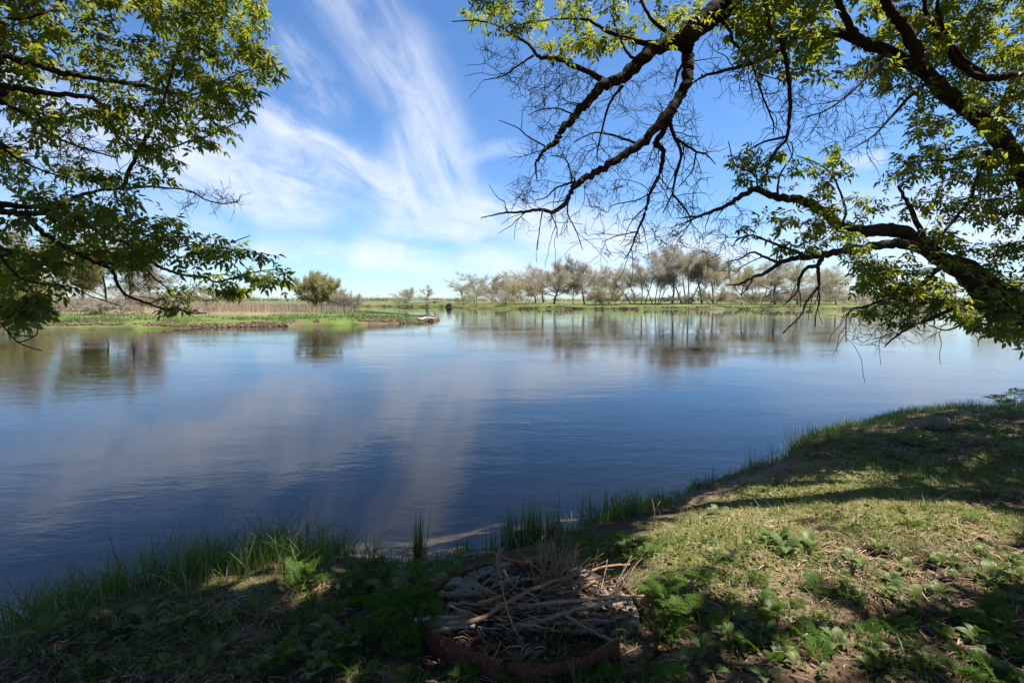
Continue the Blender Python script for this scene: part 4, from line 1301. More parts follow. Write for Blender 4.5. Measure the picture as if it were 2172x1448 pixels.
RT.px_limb([(1736, 605), (1738, 640), (1731, 665), (1729, 693)], 4.95, 4.8, 4, 1.8)
RT.px_limb([(1691, 600), (1698, 630), (1697, 650)], 4.95, 4.9, 3, 1.8)
RT.px_limb([(1650, 556), (1620, 544), (1596, 535), (1571, 548), (1539, 556)], 4.95, 4.8, 7, 2)
RT.px_limb([(1713, 544), (1684, 533), (1656, 521), (1620, 508), (1592, 498), (1567, 507), (1553, 523)], 5.0, 4.8, 8, 2)
RT.px_limb([(2100, 660), (2060, 640), (2022, 654), (1969, 677), (1933, 693), (1898, 715), (1876, 736)], 5.7, 4.9, 12, 2)
RT.px_limb([(2000, 560), (1960, 600), (1933, 622), (1880, 633), (1837, 651), (1809, 654), (1795, 679), (1795, 725)], 5.5, 4.8, 10, 2)
RT.px_limb([(1933, 622), (1915, 660), (1910, 690)], 5.2, 5.1, 4, 1.8)
RT.px_limb([(2022, 654), (1960, 640), (1920, 650), (1870, 690)], 5.4, 5.0, 6, 2)
RT.px_limb([(2170, 690), (2130, 665), (2060, 680), (2010, 700), (1970, 690)], 5.6, 5.2, 8, 2)
RT.px_limb([(2097, 321), (2087, 345), (2066, 397), (2052, 432), (2000, 494)], 5.6, 5.3, 10, 6)
RT.px_limb([(2097, 321), (2018, 338), (1966, 342), (1890, 345)], 5.6, 5.1, 7, 2)
RT.px_limb([(1976, 169), (1930, 205), (1880, 260), (1850, 290), (1800, 320)], 5.3, 5.0, 9, 2)
RT.px_limb([(1880, 107), (1850, 150), (1800, 200), (1750, 235), (1700, 250)], 5.2, 4.9, 8, 2)
RT.px_limb([(1619, -30), (1625, 15), (1631, 52), (1655, 83), (1669, 138), (1676, 207), (1673, 269), (1666, 297), (1638, 331), (1624, 373), (1607, 400)], 4.7, 5.0, 13, 4)
RT.px_limb([(1669, 290), (1614, 304), (1578, 325)], 4.9, 4.8, 6, 2)
RT.px_limb([(1607, 401), (1600, 370), (1560, 350), (1545, 300)], 5.05, 5.0, 4, 2)
RT.px_limb([(1787, 483), (1792, 440), (1770, 380), (1740, 350), (1690, 330)], 5.15, 5.0, 6, 2)
RT.px_limb([(1648, 416), (1655, 370), (1680, 330), (1680, 300)], 5.05, 5.0, 5, 2)
# the big limb that comes in from above
A0 = at_depth(1553, -5, 5.0)
LIMB, _ = RT.limb([Rb + [-.1, -.1, .8], Rb + [-.5, -.2, 3.0], Rb + [-2.0, -.1, 5.0], Rb + [-4.2, .2, 5.7], at_depth(1640, -110, 5.0), A0, at_depth(1520, 25, 5.0), at_depth(1491, 50, 5.0), at_depth(1449, 86, 5.0)], .17, .092, 'limb', 12)
for d_ in (
    ([(1449, 86), (1399, 98), (1356, 131), (1329, 159), (1286, 178), (1252, 209), (1221, 244), (1190, 278), (1178, 302), (1159, 313), (1147, 330), (1136, 350), (1139, 380)], 5.0, 4.7, 34, 2.5),
    ([(1449, 86), (1458, 110), (1460, 128), (1457, 170), (1437, 209), (1406, 251), (1368, 298), (1317, 333), (1267, 363), (1228, 387), (1213, 402), (1201, 429), (1174, 449), (1143, 445), (1105, 450), (1066, 452), (1020, 462)], 5.0, 4.6, 30, 2),
    ([(1437, 209), (1422, 247), (1402, 286), (1391, 305), (1406, 321), (1400, 367), (1379, 410), (1368, 452), (1352, 491), (1337, 530), (1325, 549)], 5.0, 4.7, 17, 2),
    ([(1422, 262), (1433, 294), (1445, 325), (1433, 371), (1426, 410), (1406, 452)], 4.95, 4.7, 9, 2.5),
    ([(1433, 294), (1445, 302), (1476, 321), (1499, 329), (1518, 348)], 4.95, 4.8, 8, 2),
    ([(1476, 325), (1468, 363), (1440, 395)], 4.9, 4.8, 4, 1.6),
    ([(1426, 412), (1449, 437), (1464, 464), (1460, 479), (1435, 500)], 4.85, 4.7, 5, 1.6),
    ([(1286, 178), (1259, 159), (1221, 143), (1182, 124), (1143, 120), (1124, 97), (1093, 77), (1054, 54), (1008, 44), (958, 46)], 5.0, 5.0, 14, 1.8),
    ([(1132, 118), (1093, 143), (1066, 162), (1027, 170)], 5.0, 5.0, 5, 1.6),
    ([(1399, 97), (1337, 85), (1286, 66), (1248, 43), (1182, 41), (1112, 50)], 5.0, 5.2, 13, 2),
    ([(1414, 66), (1383, 43), (1360, 0), (1350, -40)], 5.0, 5.1, 9, 5),
    ([(1321, 182), (1294, 217), (1279, 267), (1267, 321), (1267, 344)], 4.95, 4.8, 7, 2),
    ([(1352, 305), (1298, 286), (1259, 282), (1217, 302)], 4.95, 4.8, 6, 2),
    ([(1221, 385), (1182, 398), (1159, 418), (1136, 425)], 4.75, 4.6, 5, 1.8),
    ([(1213, 390), (1209, 360), (1197, 336), (1167, 329)], 4.75, 4.6, 4, 1.6),
    ([(1205, 425), (1205, 456), (1221, 487), (1236, 530)], 4.7, 4.6, 4, 1.6),
    ([(1151, 445), (1143, 495), (1140, 530)], 4.65, 4.6, 3, 1.6),
    ([(1166, 450), (1180, 480), (1182, 505)], 4.65, 4.6, 3, 1.6),
    ([(1159, 312), (1120, 290), (1097, 271), (1058, 255)], 4.8, 4.7, 4, 1.6),
    ([(1460, 120), (1440, 150), (1430, 185)], 5.0, 4.9, 8, 4),
    ([(1510, 30), (1545, 60), (1555, 90), (1590, 130), (1620, 210), (1640, 260), (1640, 285)], 5.0, 4.8, 8, 2.5),
    ([(1356, 131), (1330, 110), (1310, 70), (1300, 20), (1310, -30)], 5.0, 5.1, 7, 4),
    ([(1221, 244), (1180, 230), (1140, 235), (1120, 245)], 4.9, 4.7, 4, 1.6),
    ([(1379, 410), (1350, 425), (1300, 435), (1290, 450)], 4.85, 4.7, 3.5, 1.6),
    ([(1352, 491), (1310, 500), (1280, 512)], 4.8, 4.7, 3, 1.6),
):
    pts, a_, b_, w_, e_ = d_
    RT.px_limb(pts, a_, b_, w_, e_, name='limb' if w_ > 20 else 'branch', wig=.010)
HB = [(1150, 40, 1, 1)]
# bare twigs under the big limb
BARE = [(1000, 60), (1300, 185), (1420, 100), (1540, 100), (1560, 340), (1490, 520), (1340, 580), (1250, 545), (1040, 480), (1100, 300), (1000, 160)]
RT.boughs(95, BARE, 4.6, 5.2)
RT.boughs(40, [(1540, 100), (1900, 150), (1880, 340), (1600, 300)], 4.7, 5.4, .2, .5)
RT.boughs(26, [(1420, 400), (1800, 420), (1800, 640), (1420, 560)], 4.7, 5.2, .15, .4)
RT.boughs(26, [(1780, 560), (2150, 600), (2150, 720), (1780, 740)], 4.8, 5.8, .2, .5, -.25)
RT.sow(px_targets([(1085, 130), (1300, 185), (1420, 120), (1470, 200), (1510, 340), (1470, 500), (1340, 560), (1250, 525), (1060, 470), (1110, 300)], 270, 4.6, 5.1), False, side=4, maxlen=.62)
RT.sow(px_targets([(1020, 90), (1150, 110), (1300, 180), (1150, 230), (1060, 180)], 70, 4.8, 5.1), False, side=4, maxlen=.6)
RT.sow(px_targets([(1540, 140), (1900, 200), (1850, 340), (1700, 300), (1600, 230)], 130, 4.8, 5.2), False, side=3, maxlen=.7)
RT.sow(px_targets([(1430, 430), (1620, 430), (1600, 600), (1420, 520)], 80, 4.8, 5.1), False, side=3, maxlen=.7)
RT.sow(px_targets([(1780, 640), (2050, 650), (2000, 720), (1800, 730)], 50, 4.9, 5.4), False, side=3, maxlen=.7)
RT.sow(px_targets([(1500, 20), (1620, 60), (1600, 210), (1480, 180)], 40, 4.8, 5.1), False, side=3, maxlen=.7)
# leaves
RT.sow(px_targets([(985, -5), (1100, -60), (1440, -80), (1560, 40), (1430, 70), (1330, 95), (1180, 66), (1100, 70), (1010, 60)], 90, 4.4, 6.3), True, size=.78)
RT.sow(px_targets([(1120, 90), (1250, 70), (1300, 100), (1190, 125)], 16, 4.8, 5.2), True, size=.8)
RT.sow(px_targets([(1560, -70), (1750, -70), (1760, 160), (1620, 150), (1550, 90)], 80, 4.5, 6.2), True)
HR = [(1830, 345, 90, 45), (1660, 330, 60, 40), (2040, 20, 30, 20), (1600, 180, 30, 40)]
RT.sow(px_targets([(1700, -90), (2330, -90), (2330, 420), (2172, 460), (2060, 400), (1960, 330), (1890, 250), (1860, 190), (1760, 165), (1700, 130)], 460, 5.2, 6.6, HR), True, size=.85)
RT.sow(px_targets([(1830, -90), (2330, -90), (2330, 330), (2100, 250), (1900, 130)], 170, 5.6, 7.0), True, size=.85)
RT.sow(px_targets([(1850, 330), (2000, 300), (2330, 400), (2330, 700), (2172, 660), (2060, 600), (1960, 520), (1900, 450)], 190, 5.2, 6.4, HR), True, size=.85)
RT.sow(px_targets([(1530, 290), (1600, 300), (1720, 330), (1800, 300), (1830, 400), (1900, 430), (1900, 480), (1790, 478), (1660, 415), (1560, 380)], 46, 4.8, 5.3, [(1730, 290, 40, 30)]), True, size=.74)
RT.sow(px_targets([(1560, 470), (1700, 440), (1790, 490), (1860, 495), (1850, 520), (1700, 535), (1590, 500)], 26, 4.8, 5.2), True, size=.8)
RT.sow(px_targets([(1790, 540), (1960, 560), (2080, 640), (2060, 690), (1960, 640), (1850, 620)], 75, 5.0, 5.7), True, size=.78)
RT.sow(px_targets([(1790, 595), (1960, 600), (2030, 650), (1930, 690), (1830, 680)], 40, 5.2, 6.0), True, size=.78)
RT.sow(px_targets([(2040, 620), (2172, 680), (2172, 720), (2080, 690)], 20, 5.2, 5.8), True)
# unseen upper crown: limbs and sprays put in for their shade
RT.limb([Rb + [-.5, -.2, 3.0], Rb + [-1.2, -.8, 5.0], Rb + [-2.4, -1.6, 6.6], Rb + [-4.4, -2.0, 7.2]], .12, .03)
RT.limb([Rb + [-.3, 0, 2.6], Rb + [.6, 1.0, 4.8], Rb + [1.2, 2.2, 7.0]], .12, .03)
RT.limb([Rb + [-2.0, -.1, 5.0], Rb + [-3.4, .9, 6.4], Rb + [-5.2, 1.4, 7.0]], .09, .03)
shade_canopy(RT, (1.2, 14, -5, 12, 4.4, 9.0), 7800, 1.35)
shade_canopy(RT, (-2, 6, -3, 7.5, 5.2, 8.8), 4300, 1.35)
RT.finish('foliage')

# ================================================================== fire ring with dead sticks
M_RUST, N = material('rusty_steel')
pos = N.n('ShaderNodeNewGeometry').outputs['Position']
n1 = N.noise(pos, 14.0, 5.0, .65); n2 = N.noise(pos, 70.0, 3.0, .6)
rc = N.mix(N.rng(n1, .3, .7), (.15, .042, .018, 1), (.060, .022, .014, 1))
rc = N.mix(N.m('MULTIPLY', N.rng(n2, .5, .75), .6), rc, (.30, .11, .045, 1))
finish(N, principled(N, rc, .8, bump(N, n2, .5, .004), .3))
M_ASH, N = material('wood_ash')
pos = N.n('ShaderNodeNewGeometry').outputs['Position']
n1 = N.noise(pos, 5.5, 5.0, .65); n2 = N.noise(pos, 90.0, 4.0, .65)
rc = N.mix(N.rng(n1, .46, .62), (.050, .038, .030, 1), (.40, .36, .32, 1))
rc = N.mix(1.0, rc, N.mix(n2, (.35, .33, .3, 1), (1.5, 1.45, 1.4, 1)), 'MULTIPLY')
finish(N, principled(N, rc, .95, bump(N, n2, .9, .012), .1))
M_STICK = mat_bark('dead_stick', (.13, .068, .042), (.33, .195, .12), 45, .5, .004)
M_STICKP = mat_bark('pale_stick', (.20, .135, .095), (.40, .29, .21), 45, .4, .004)
M_BOARD = mat_bark('weathered_board', (.26, .225, .18), (.42, .37, .30), 9, .4, .004)

fr = on_ground(np.array([1110.]), np.array([1418.]))[0]
bk = on_ground(np.array([1140.]), np.array([1232.]))[0]
RC = (fr + bk) / 2; RCZ = float(height(RC[0], RC[1]))
RC[2] = RCZ
RR = .60
ring = thing('fire_ring', RC, 'rusty bent steel fire ring set in the bank, full of ash and dead sticks', 'fire ring')
# eight curved steel panels, angles measured from straight towards the camera, anticlockwise seen from above
#          from  to   radius  top(start,end) lean   label
PANELS = [(-46, -15, .62, .17, .165, .0, 'front panel dented inward with a bright rusty edge'), (-12, 22, .60, .155, .16, .02, None), (20, 44, .61, .165, .15, -.02, None),
          (38, 84, .645, .085, .13, .10, 'low panel bent outward'), (86, 126, .61, .09, .07, 0, None), (128, 168, .60, .06, .035, .03, None),
          (170, 214, .60, .04, .05, .03, None), (216, 262, .61, .05, .08, 0, None), (262, 312, .61, .08, .16, .02, None)]
for a0, a1, r, t0, t1, ln, lab in PANELS:
    th = np.radians(np.linspace(a0, a1, 9)); u = np.linspace(0, 1, 9)
    dent = -.035 * np.sin(u * math.pi) * (1 if lab and 'dented' in lab else .25) + .006 * RNG.normal(size=9)
    V = []
    sag = -.03 * np.sin(u * math.pi) * (1 if lab and 'dented' in lab else .35)
    top = t0 + (t1 - t0) * u + sag
    for off in (0, -.006):
        for lev in (0, .5, 1):
            rr = r + dent * lev + ln * lev * .8 + off
            z = -.22 + (top + .22) * lev
            V.append(np.stack([RC[0] + rr * np.sin(th), RC[1] - rr * np.cos(th) * .92, RCZ + z], 1))
    V = np.concatenate(V); n = 9
    q = []
    for s_ in range(2):
        for l in range(2):
            b = s_ * 27 + l * 9
            for i in range(8):
                f_ = (b + i, b + i + 1, b + i + 10, b + i + 9)
                q.append(f_ if s_ == 0 else f_[::-1])
    for i in range(8): q.append((18 + i, 18 + i + 1, 45 + i + 1, 45 + i))
    for i in (0, 8):
        for l in range(2): q.append((l * 9 + i, (l + 1) * 9 + i, 27 + (l + 1) * 9 + i, 27 + l * 9 + i))
    o = mk('panel', V, [np.array(q)], M_RUST, ring, False, None, RC)
    if lab: o['label'] = lab
# ash bed
u, v = np.meshgrid(np.linspace(0, 1, 22), np.linspace(0, 2 * math.pi, 61)[:-1], indexing='ij')
X, Y = RC[0] + u * .585 * np.sin(v), RC[1] - u * .54 * np.cos(v)
Z = RCZ - .01 + .07 * (fbm(X, Y, .16, 401, 5) - .4) + .05 * u * u
I = np.arange(22 * 60).reshape(22, 60)
q = np.stack([I[:-1], np.roll(I[:-1], -1, 1), np.roll(I[1:], -1, 1), I[1:]], -1).reshape(-1, 4)
mk('ash_bed', np.stack([X, Y, Z], -1).reshape(-1, 3), [q], M_ASH, ring, True, None, RC)
# crumbs of ash and char
k = 420
a, r_ = RNG.uniform(0, 6.28, k), .56 * np.sqrt(RNG.random(k))
P = np.stack([RC[0] + r_ * np.sin(a), RC[1] - r_ * .92 * np.cos(a), np.full(k, RCZ + .07)], 1)
ico = np.array([(1, 0, 0), (-1, 0, 0), (0, 1, 0), (0, -1, 0), (0, 0, 1), (0, 0, -1)], float)
icf = np.array([(0, 2, 4), (2, 1, 4), (1, 3, 4), (3, 0, 4), (2, 0, 5), (1, 2, 5), (3, 1, 5), (0, 3, 5)])
V = P[:, None] + (ico[None] * RNG.uniform(.004, .018, (k, 1, 1)) * RNG.uniform(.5, 1.5, (k, 6, 1)))
o = mk('ash_lumps', V.reshape(-1, 3), [(icf[None] + np.arange(k)[:, None, None] * 6).reshape(-1, 3)], M_ASH, ring, False, None, RC)
o['kind'] = 'stuff'


def stick(px, zs, r0, r1, label, mat=None, name='stick', group='dead sticks in the fire ring', forks=0, cat='stick', k=7):
    a = np.array(px, float)
    P = on_z(a[:, 0], a[:, 1], RCZ + np.array(zs) * .78)
    P = catmull(P, 5); n = len(P)
    P[1:-1] += RNG.normal(size=(n - 2, 3)) * r0 * .25
    R = np.linspace(r0, r1, n) * (1 + .10 * RNG.normal(size=n).clip(-1, 1))
    m = MB(); m.tube(P, R, k, rough=.10)
    for f in range(forks):
        i = RNG.integers(n // 3, n - 1)
        ax = P[min(i + 1, n - 1)] - P[i]; ax /= np.linalg.norm(ax) + 1e-9
        d = ax * .7 + RNG.normal(size=3) * .55; d /= np.linalg.norm(d)
        L = RNG.uniform(.06, .22)
        m.tube([P[i], P[i] + d * L * .5 + RNG.normal(size=3) * .012, P[i] + d * L + RNG.normal(size=3) * .02], [R[i] * .55, R[i] * .4, r1 * .4], 5)
    o = m.build(name, mat or M_STICK, None, P[0])
    return tag(o, label, cat, group)


stick([(905, 1328), (1015, 1312), (1073, 1277), (1154, 1239), (1205, 1221), (1280, 1203), (1336, 1196)], [.13, .15, .17, .2, .2, .19, .17], .015, .006, 'longest thick brown branch, lying right across the fire ring from front left to back right', forks=2)
stick([(1091, 1330), (1179, 1307), (1230, 1289), (1331, 1270)], [.10, .13, .16, .17], .013, .008, 'smooth pale pole sloping up to the right over the front half of the fire ring', M_STICKP)
stick([(1098, 1285), (1179, 1277), (1306, 1266), (1366, 1263)], [.12, .15, .18, .18], .010, .007, 'thin straight pale pole just above the smooth sloping one, ending in the ferny weeds', M_STICKP)
stick([(1200, 1303), (1250, 1334), (1306, 1363)], [.17, .17, .16], .009, .007, 'straight brown stick hanging over the low front right panel', forks=0)
stick([(1172, 1321), (1240, 1322), (1306, 1317)], [.09, .09, .09], .010, .008, 'short light stick level above the whitish one at the right front of the ring', M_STICKP)
stick([(1195, 1336), (1250, 1338), (1310, 1337)], [.07, .07, .07], .016, .013, 'fat whitish charred stick lying at the right front of the ring', M_STICKP)
stick([(1101, 1353), (1075, 1292), (1062, 1226), (1053, 1188), (1066, 1160)], [.12, .22, .36, .45, .50], .006, .003, 'thin crooked twig standing upright out of the middle of the pile', forks=4)
stick([(1022, 1243), (1050, 1215), (1078, 1193)], [.18, .27, .36], .006, .003, 'thin twig leaning up to the right left of the upright crooked one', forks=2)
stick([(1008, 1237), (1022, 1247), (1037, 1260)], [.20, .17, .13], .013, .012, 'short thick broken stick end poking up at the left back of the pile')
stick([(1015, 1279), (1040, 1272), (1062, 1264)], [.12, .13, .13], .013, .011, 'short stick with yellowish bark near the left back of the pile', mat_bark('yellow_bark', (.30, .18, .06), (.46, .31, .12), 30, .3, .003))
stick([(980, 1178), (1040, 1170), (1073, 1183), (1108, 1190)], [.10, .26, .26, .24], .006, .004, 'arched grey twig reaching left over the grass behind the ring', forks=2)
stick([(1130, 1268), (1190, 1240), (1260, 1225)], [.10, .13, .14], .010, .007, 'dark stick half buried under the longest branch', forks=2)
stick([(1180, 1275), (1230, 1248), (1262, 1232)], [.09, .12, .14], .013, .009, 'forked brown stick right of the middle of the pile', forks=2)
stick([(930, 1262), (985, 1262), (1030, 1260)], [.10, .10, .10], .016, .016, 'dark plank edge lying along the left back rim of the ring', M_STICK, 'charred_plank', cat='plank')
BR, ST = [], []
for k in range(20):     # dark spreading brushy branches at the back
    b = (1165 + RNG.normal() * 14, 1245 + RNG.normal() * 8)
    a = RNG.uniform(-1.25, 1.15)
    L = RNG.uniform(55, 125)
    e = (b[0] + math.sin(a) * L, b[1] - math.cos(a) * L * .9)
    mid = ((b[0] + e[0]) / 2 + RNG.normal() * 6, (b[1] + e[1]) / 2 + RNG.normal() * 6)
    BR.append((e[0], stick([b, mid, e], [.12, .19, .24 + .1 * RNG.random()], .0065, .003, 'dark brushy twig fanning up out of the back of the pile', None, 'twig', 'brushy twigs at the back of the fire ring', forks=4, cat='twig', k=5)))
TW = []
for k in range(110):     # small dry twigs across the pile
    c = (RNG.uniform(960, 1320), RNG.uniform(1228, 1335))
    if ((c[0] - 1130) / 200) ** 2 + ((c[1] - 1285) / 58) ** 2 > 1: c = (RNG.uniform(1060, 1280), RNG.uniform(1240, 1325))
    a = RNG.normal() * .5 - .12
    L = RNG.uniform(28, 90)
    p = [(c[0] - math.cos(a) * L / 2, c[1] + math.sin(a) * L / 4), (c[0], c[1] + RNG.normal() * 3), (c[0] + math.cos(a) * L / 2, c[1] - math.sin(a) * L / 4)]
    z = RNG.uniform(.05, .13)
    pale = RNG.random() < .5
    TW.append((c, pale, stick(p, [z, z + .02, z + RNG.normal() * .02], RNG.uniform(.004, .011), .003, 'twig', M_STICKP if pale else None, 'twig', 'small twigs in the fire ring', forks=int(RNG.integers(0, 3)), cat='twig', k=5)))
ORD = ['first', 'second', 'third', 'fourth', 'fifth', 'sixth', 'seventh', 'eighth', 'ninth', 'tenth', 'eleventh', 'twelfth', 'thirteenth', 'fourteenth', 'fifteenth', 'sixteenth', 'seventeenth', 'eighteenth', 'nineteenth', 'twentieth']
BANDS = [(1200, 1252, 'at the back'), (1252, 1272, 'behind the middle'), (1272, 1292, 'across the middle'), (1292, 1312, 'in front of the middle'), (1312, 1400, 'at the front')]
for lo, hi, wh in BANDS:
    for pl in (True, False):
        row = sorted([t for t in TW if lo <= t[0][1] < hi and t[1] == pl], key=lambda t: t[0][0])
        for i, t in enumerate(row):
            rk = 'leftmost' if i == 0 else 'rightmost' if i == len(row) - 1 else ORD[min(i, 19)] + ' from left'
            t[2]['label'] = f"{'pale' if pl else 'brown'} twig, {rk} {wh} of the fire ring's pile"
for k in range(14):     # pale bare stems sticking out at the right rim
    b = (RNG.uniform(1270, 1345), RNG.uniform(1235, 1262))
    e = (b[0] + RNG.uniform(15, 65), b[1] - RNG.uniform(15, 75))
    ST.append((e[0], stick([b, ((b[0] + e[0]) / 2, (b[1] + e[1]) / 2 + RNG.normal() * 3), e], [.10, .17, .26], .004, .002, 'pale dry stem leaning out over the right rim of the fire ring', M_STICKP, 'dry_twig', 'pale stems at the right rim of the fire ring', forks=1, cat='twig', k=4)))


for lst, what in ((BR, 'dark brushy twig fanning up at the back of the pile'), (ST, 'pale dry twig leaning over the right rim of the ring')):
    lst.sort(key=lambda t: t[0])
    for i, t in enumerate(lst):
        t[1]['label'] = what + ', tip ' + ('leftmost' if i == 0 else 'rightmost' if i == len(lst) - 1 else ORD[i] + ' from left')


def board(name, quad, z, th, label, mat):
    a = np.array(quad, float)
    T = on_z(a[:, 0], a[:, 1], RCZ + np.array(z))
    n = 7
    u = np.linspace(0, 1, n)[:, None]
    A, B = T[0] * (1 - u) + T[1] * u, T[3] * (1 - u) + T[2] * u
    jit = RNG.normal(size=(n, 3)) * .004
    A, B = A + jit, B + RNG.normal(size=(n, 3)) * .004
    V = np.concatenate([A, B, A - [0, 0, th], B - [0, 0, th]])
    q = []
    for i in range(n - 1):
        q += [(i, n + i, n + i + 1, i + 1), (2 * n + i, 2 * n + i + 1, 3 * n + i + 1, 3 * n + i), (i, i + 1, 2 * n + i + 1, 2 * n + i), (n + i, 3 * n + i, 3 * n + i + 1, n + i + 1)]
    q += [(0, 2 * n, 3 * n, n), (n - 1, 2 * n - 1, 4 * n - 1, 3 * n - 1)]
    return tag(mk(name, V, [np.array(q)], mat, None, False, None, T[0]), label, 'board', 'boards in the fire ring')


board('board', [(878, 1310), (985, 1296), (998, 1308), (900, 1325)], (.10, .10, .10, .10), .02, 'wide pale weathered board at the left side of the fire ring', M_BOARD)
board('board', [(905, 1331), (1000, 1316), (1004, 1321), (912, 1340)], (.105, .11, .10, .09), .025, 'narrow split pale board in front of the wide one', M_BOARD)


# ================================================================== stones
M_STONE = mat_bark('field_stone', (.09, .075, .062), (.21, .18, .15), 14, .9, .02)


def stone(px, py, wpx, hk, label, seed):
    g = on_ground(np.array([float(px)]), np.array([float(py)]))[0]
    d = np.linalg.norm(g - CAMP)
    w = wpx * d / F * .68
    rg = np.random.default_rng(seed)
    nu, nv = 18, 10
    th, ph = np.meshgrid(np.linspace(0, 2 * math.pi, nu, endpoint=False), np.linspace(.02, math.pi - .02, nv))
    D = np.stack([np.sin(ph) * np.cos(th), np.sin(ph) * np.sin(th), np.cos(ph)], -1)
    r = np.ones(th.shape)
    for _ in range(9):      # planes cut from a rounded block
        n_ = rg.normal(size=3); n_ /= np.linalg.norm(n_)
        r = np.minimum(r, rg.uniform(.55, .92) / np.maximum(D @ n_, 1e-3))
    r = r * (1 + .09 * (rg.random(r.shape) - .5))
    V = (D * r[..., None] * np.array([.5, .42, hk]) * w).reshape(-1, 3) + g + np.array([0, 0, w * hk * .12])
    I = np.arange(nu * nv).reshape(nv, nu)
    q = np.stack([I[:-1], I[1:], np.roll(I[1:], -1, 1), np.roll(I[:-1], -1, 1)], -1).reshape(-1, 4)
    return tag(mk('stone', V, [q], M_STONE, None, False, None, g), label, 'stone', 'stones on the near bank')


stone(1986, 905, 58, .5, 'largest rounded pale stone in the shade near the water on the right', 1)
stone(1940, 909, 40, .3, 'flat pale stone left of the largest one in the shade', 2)
stone(2056, 905, 28, .3, 'small brown stone right of the largest one in the shade', 3)
stone(1600, 1265, 26, .45, 'small dark stone among the weeds on the sunny bare soil', 4)
stone(1282, 1412, 34, .45, 'small pinkish stone in the dead leaves in front of the fire ring', 5)
stone(1010, 1452, 30, .4, 'small stone at the foot of the dented front panel', 6)

# ================================================================== near bank: grasses, litter, weeds
def near_xy(n, poly_px, z=.42):
    """random bank points inside a region of the photograph (even per square metre)"""
    P = np.array(px_poly(poly_px, z))
    x = RNG.uniform(P[:, 0].min(), P[:, 0].max(), n); y = RNG.uniform(P[:, 1].min(), P[:, 1].max(), n)
    k = in_poly(P, x, y)
    return x[k], y[k]


# tall shore grass: an uneven fringe along the water
sh = np.array(NEAR[:18])
seg = np.linalg.norm(np.diff(sh, axis=0), axis=1); cum = np.concatenate([[0], np.cumsum(seg)])


def along(s):
    i = np.clip(np.searchsorted(cum, s) - 1, 0, len(seg) - 1)
    t = (s - cum[i]) / seg[i]
    d = np.diff(sh, axis=0)[i] / seg[i][:, None]
    return sh[i] + np.diff(sh, axis=0)[i] * t[:, None], np.stack([-d[:, 1], d[:, 0]], 1)


n = 30000
s_ = RNG.uniform(0, cum[-1], n)
p, nr_ = along(s_)
px, py, dep = project(np.concatenate([p, np.zeros((n, 1))], 1))
dens = np.interp(px, [0, 120, 330, 420, 560, 720, 800, 900, 1050, 1180, 1330, 1440, 1650, 1800, 1980, 2172], [.9, .5, .75, .95, 1, .95, .55, .5, .35, .5, .6, .35, .4, .8, .8, .4])
clump = sm(vnoise(s_, s_ * 0 + 3, .22, 411), .25, .65)
k = RNG.random(n) < dens * (.25 + .75 * clump)
off = np.abs(RNG.normal(size=n)) * np.interp(px, [0, 700, 1000, 1400, 1700, 2172], [.42, .40, .25, .16, .45, .6]) - .06
P2 = (p - nr_ * off[:, None])[k]
P2 = P2 + RNG.normal(size=P2.shape) * .05
P = ground_pts(P2[:, 0], P2[:, 1], -.01)
hs = np.interp(px[k], [0, 120, 420, 600, 720, 900, 1100, 1330, 1450, 1700, 2172], [.30, .27, .29, .33, .29, .20, .18, .22, .12, .18, .18])
h = hs * RNG.uniform(.4, 1.25, len(P)) * (.55 + .8 * vnoise(s_[k], s_[k] * 0, .3, 412))
dead = RNG.random(len(P)) < .13
Pd, hd = P[dead], h[dead]
V, Fc, t = blades(Pd, hd * RNG.uniform(.5, 1.15, len(Pd)), RNG.uniform(.002, .005, len(Pd)), .85, 1.0, 3)
tag(mk('dead_grass', V, Fc, M_STRAW, attrs={'tint': t}), 'dry bent straw stems among the tall grass at the edge of the water', 'grass', kind='stuff')
P, h = P[~dead], h[~dead]
V, Fc, t = blades(P, h, RNG.uniform(.004, .010, len(P)), .52, .85, 3)
tag(mk('shore_grass', V, Fc, M_GRASS, attrs={'tint': t}), 'tall dark green grass fringing the near edge of the water', 'grass', kind='stuff')

# water-grass clumps standing in the shallows, each a thing
CL = [(1085, 1150, 22, 130, .36, 'left part of the bright water grass stand'), (1130, 1150, 26, 150, .42, 'tallest middle part of the bright water grass stand'), (1172, 1148, 22, 110, .34, 'right part of the bright water grass stand'),
      (890, 1195, 12, 95, .46, 'tight dark grass clump standing alone in the water'), (985, 1180, 18, 30, .28, 'few thin stems in the water left of the bright stand'), (1040, 1168, 14, 24, .26, 'sparse stems just left of the bright stand'),
      (1250, 1100, 22, 34, .30, 'sparse grass stems in the shallows right of the bright stand'), (1300, 1085, 22, 60, .26, 'grass tuft at the tip of the bank in the shallows'), (1240, 1070, 16, 14, .26, 'four thin reed stems standing out in the water'),
      (1595, 985, 18, 16, .24, 'few dark stems in the water by the right bank'), (1635, 965, 16, 16, .24, 'dark stems in the water nearer the stones'), (1700, 935, 30, 60, .34, 'dark tuft of bank grass leaning over the water on the right'), (1768, 905, 12, 12, .26, 'thin dark stems beyond the right tuft'), (1510, 1010, 14, 10, .22, 'lone dark stems in the water at the bend of the bank'), (1180, 1065, 10, 8, .2, 'few faint stems farthest out in the shallows')]
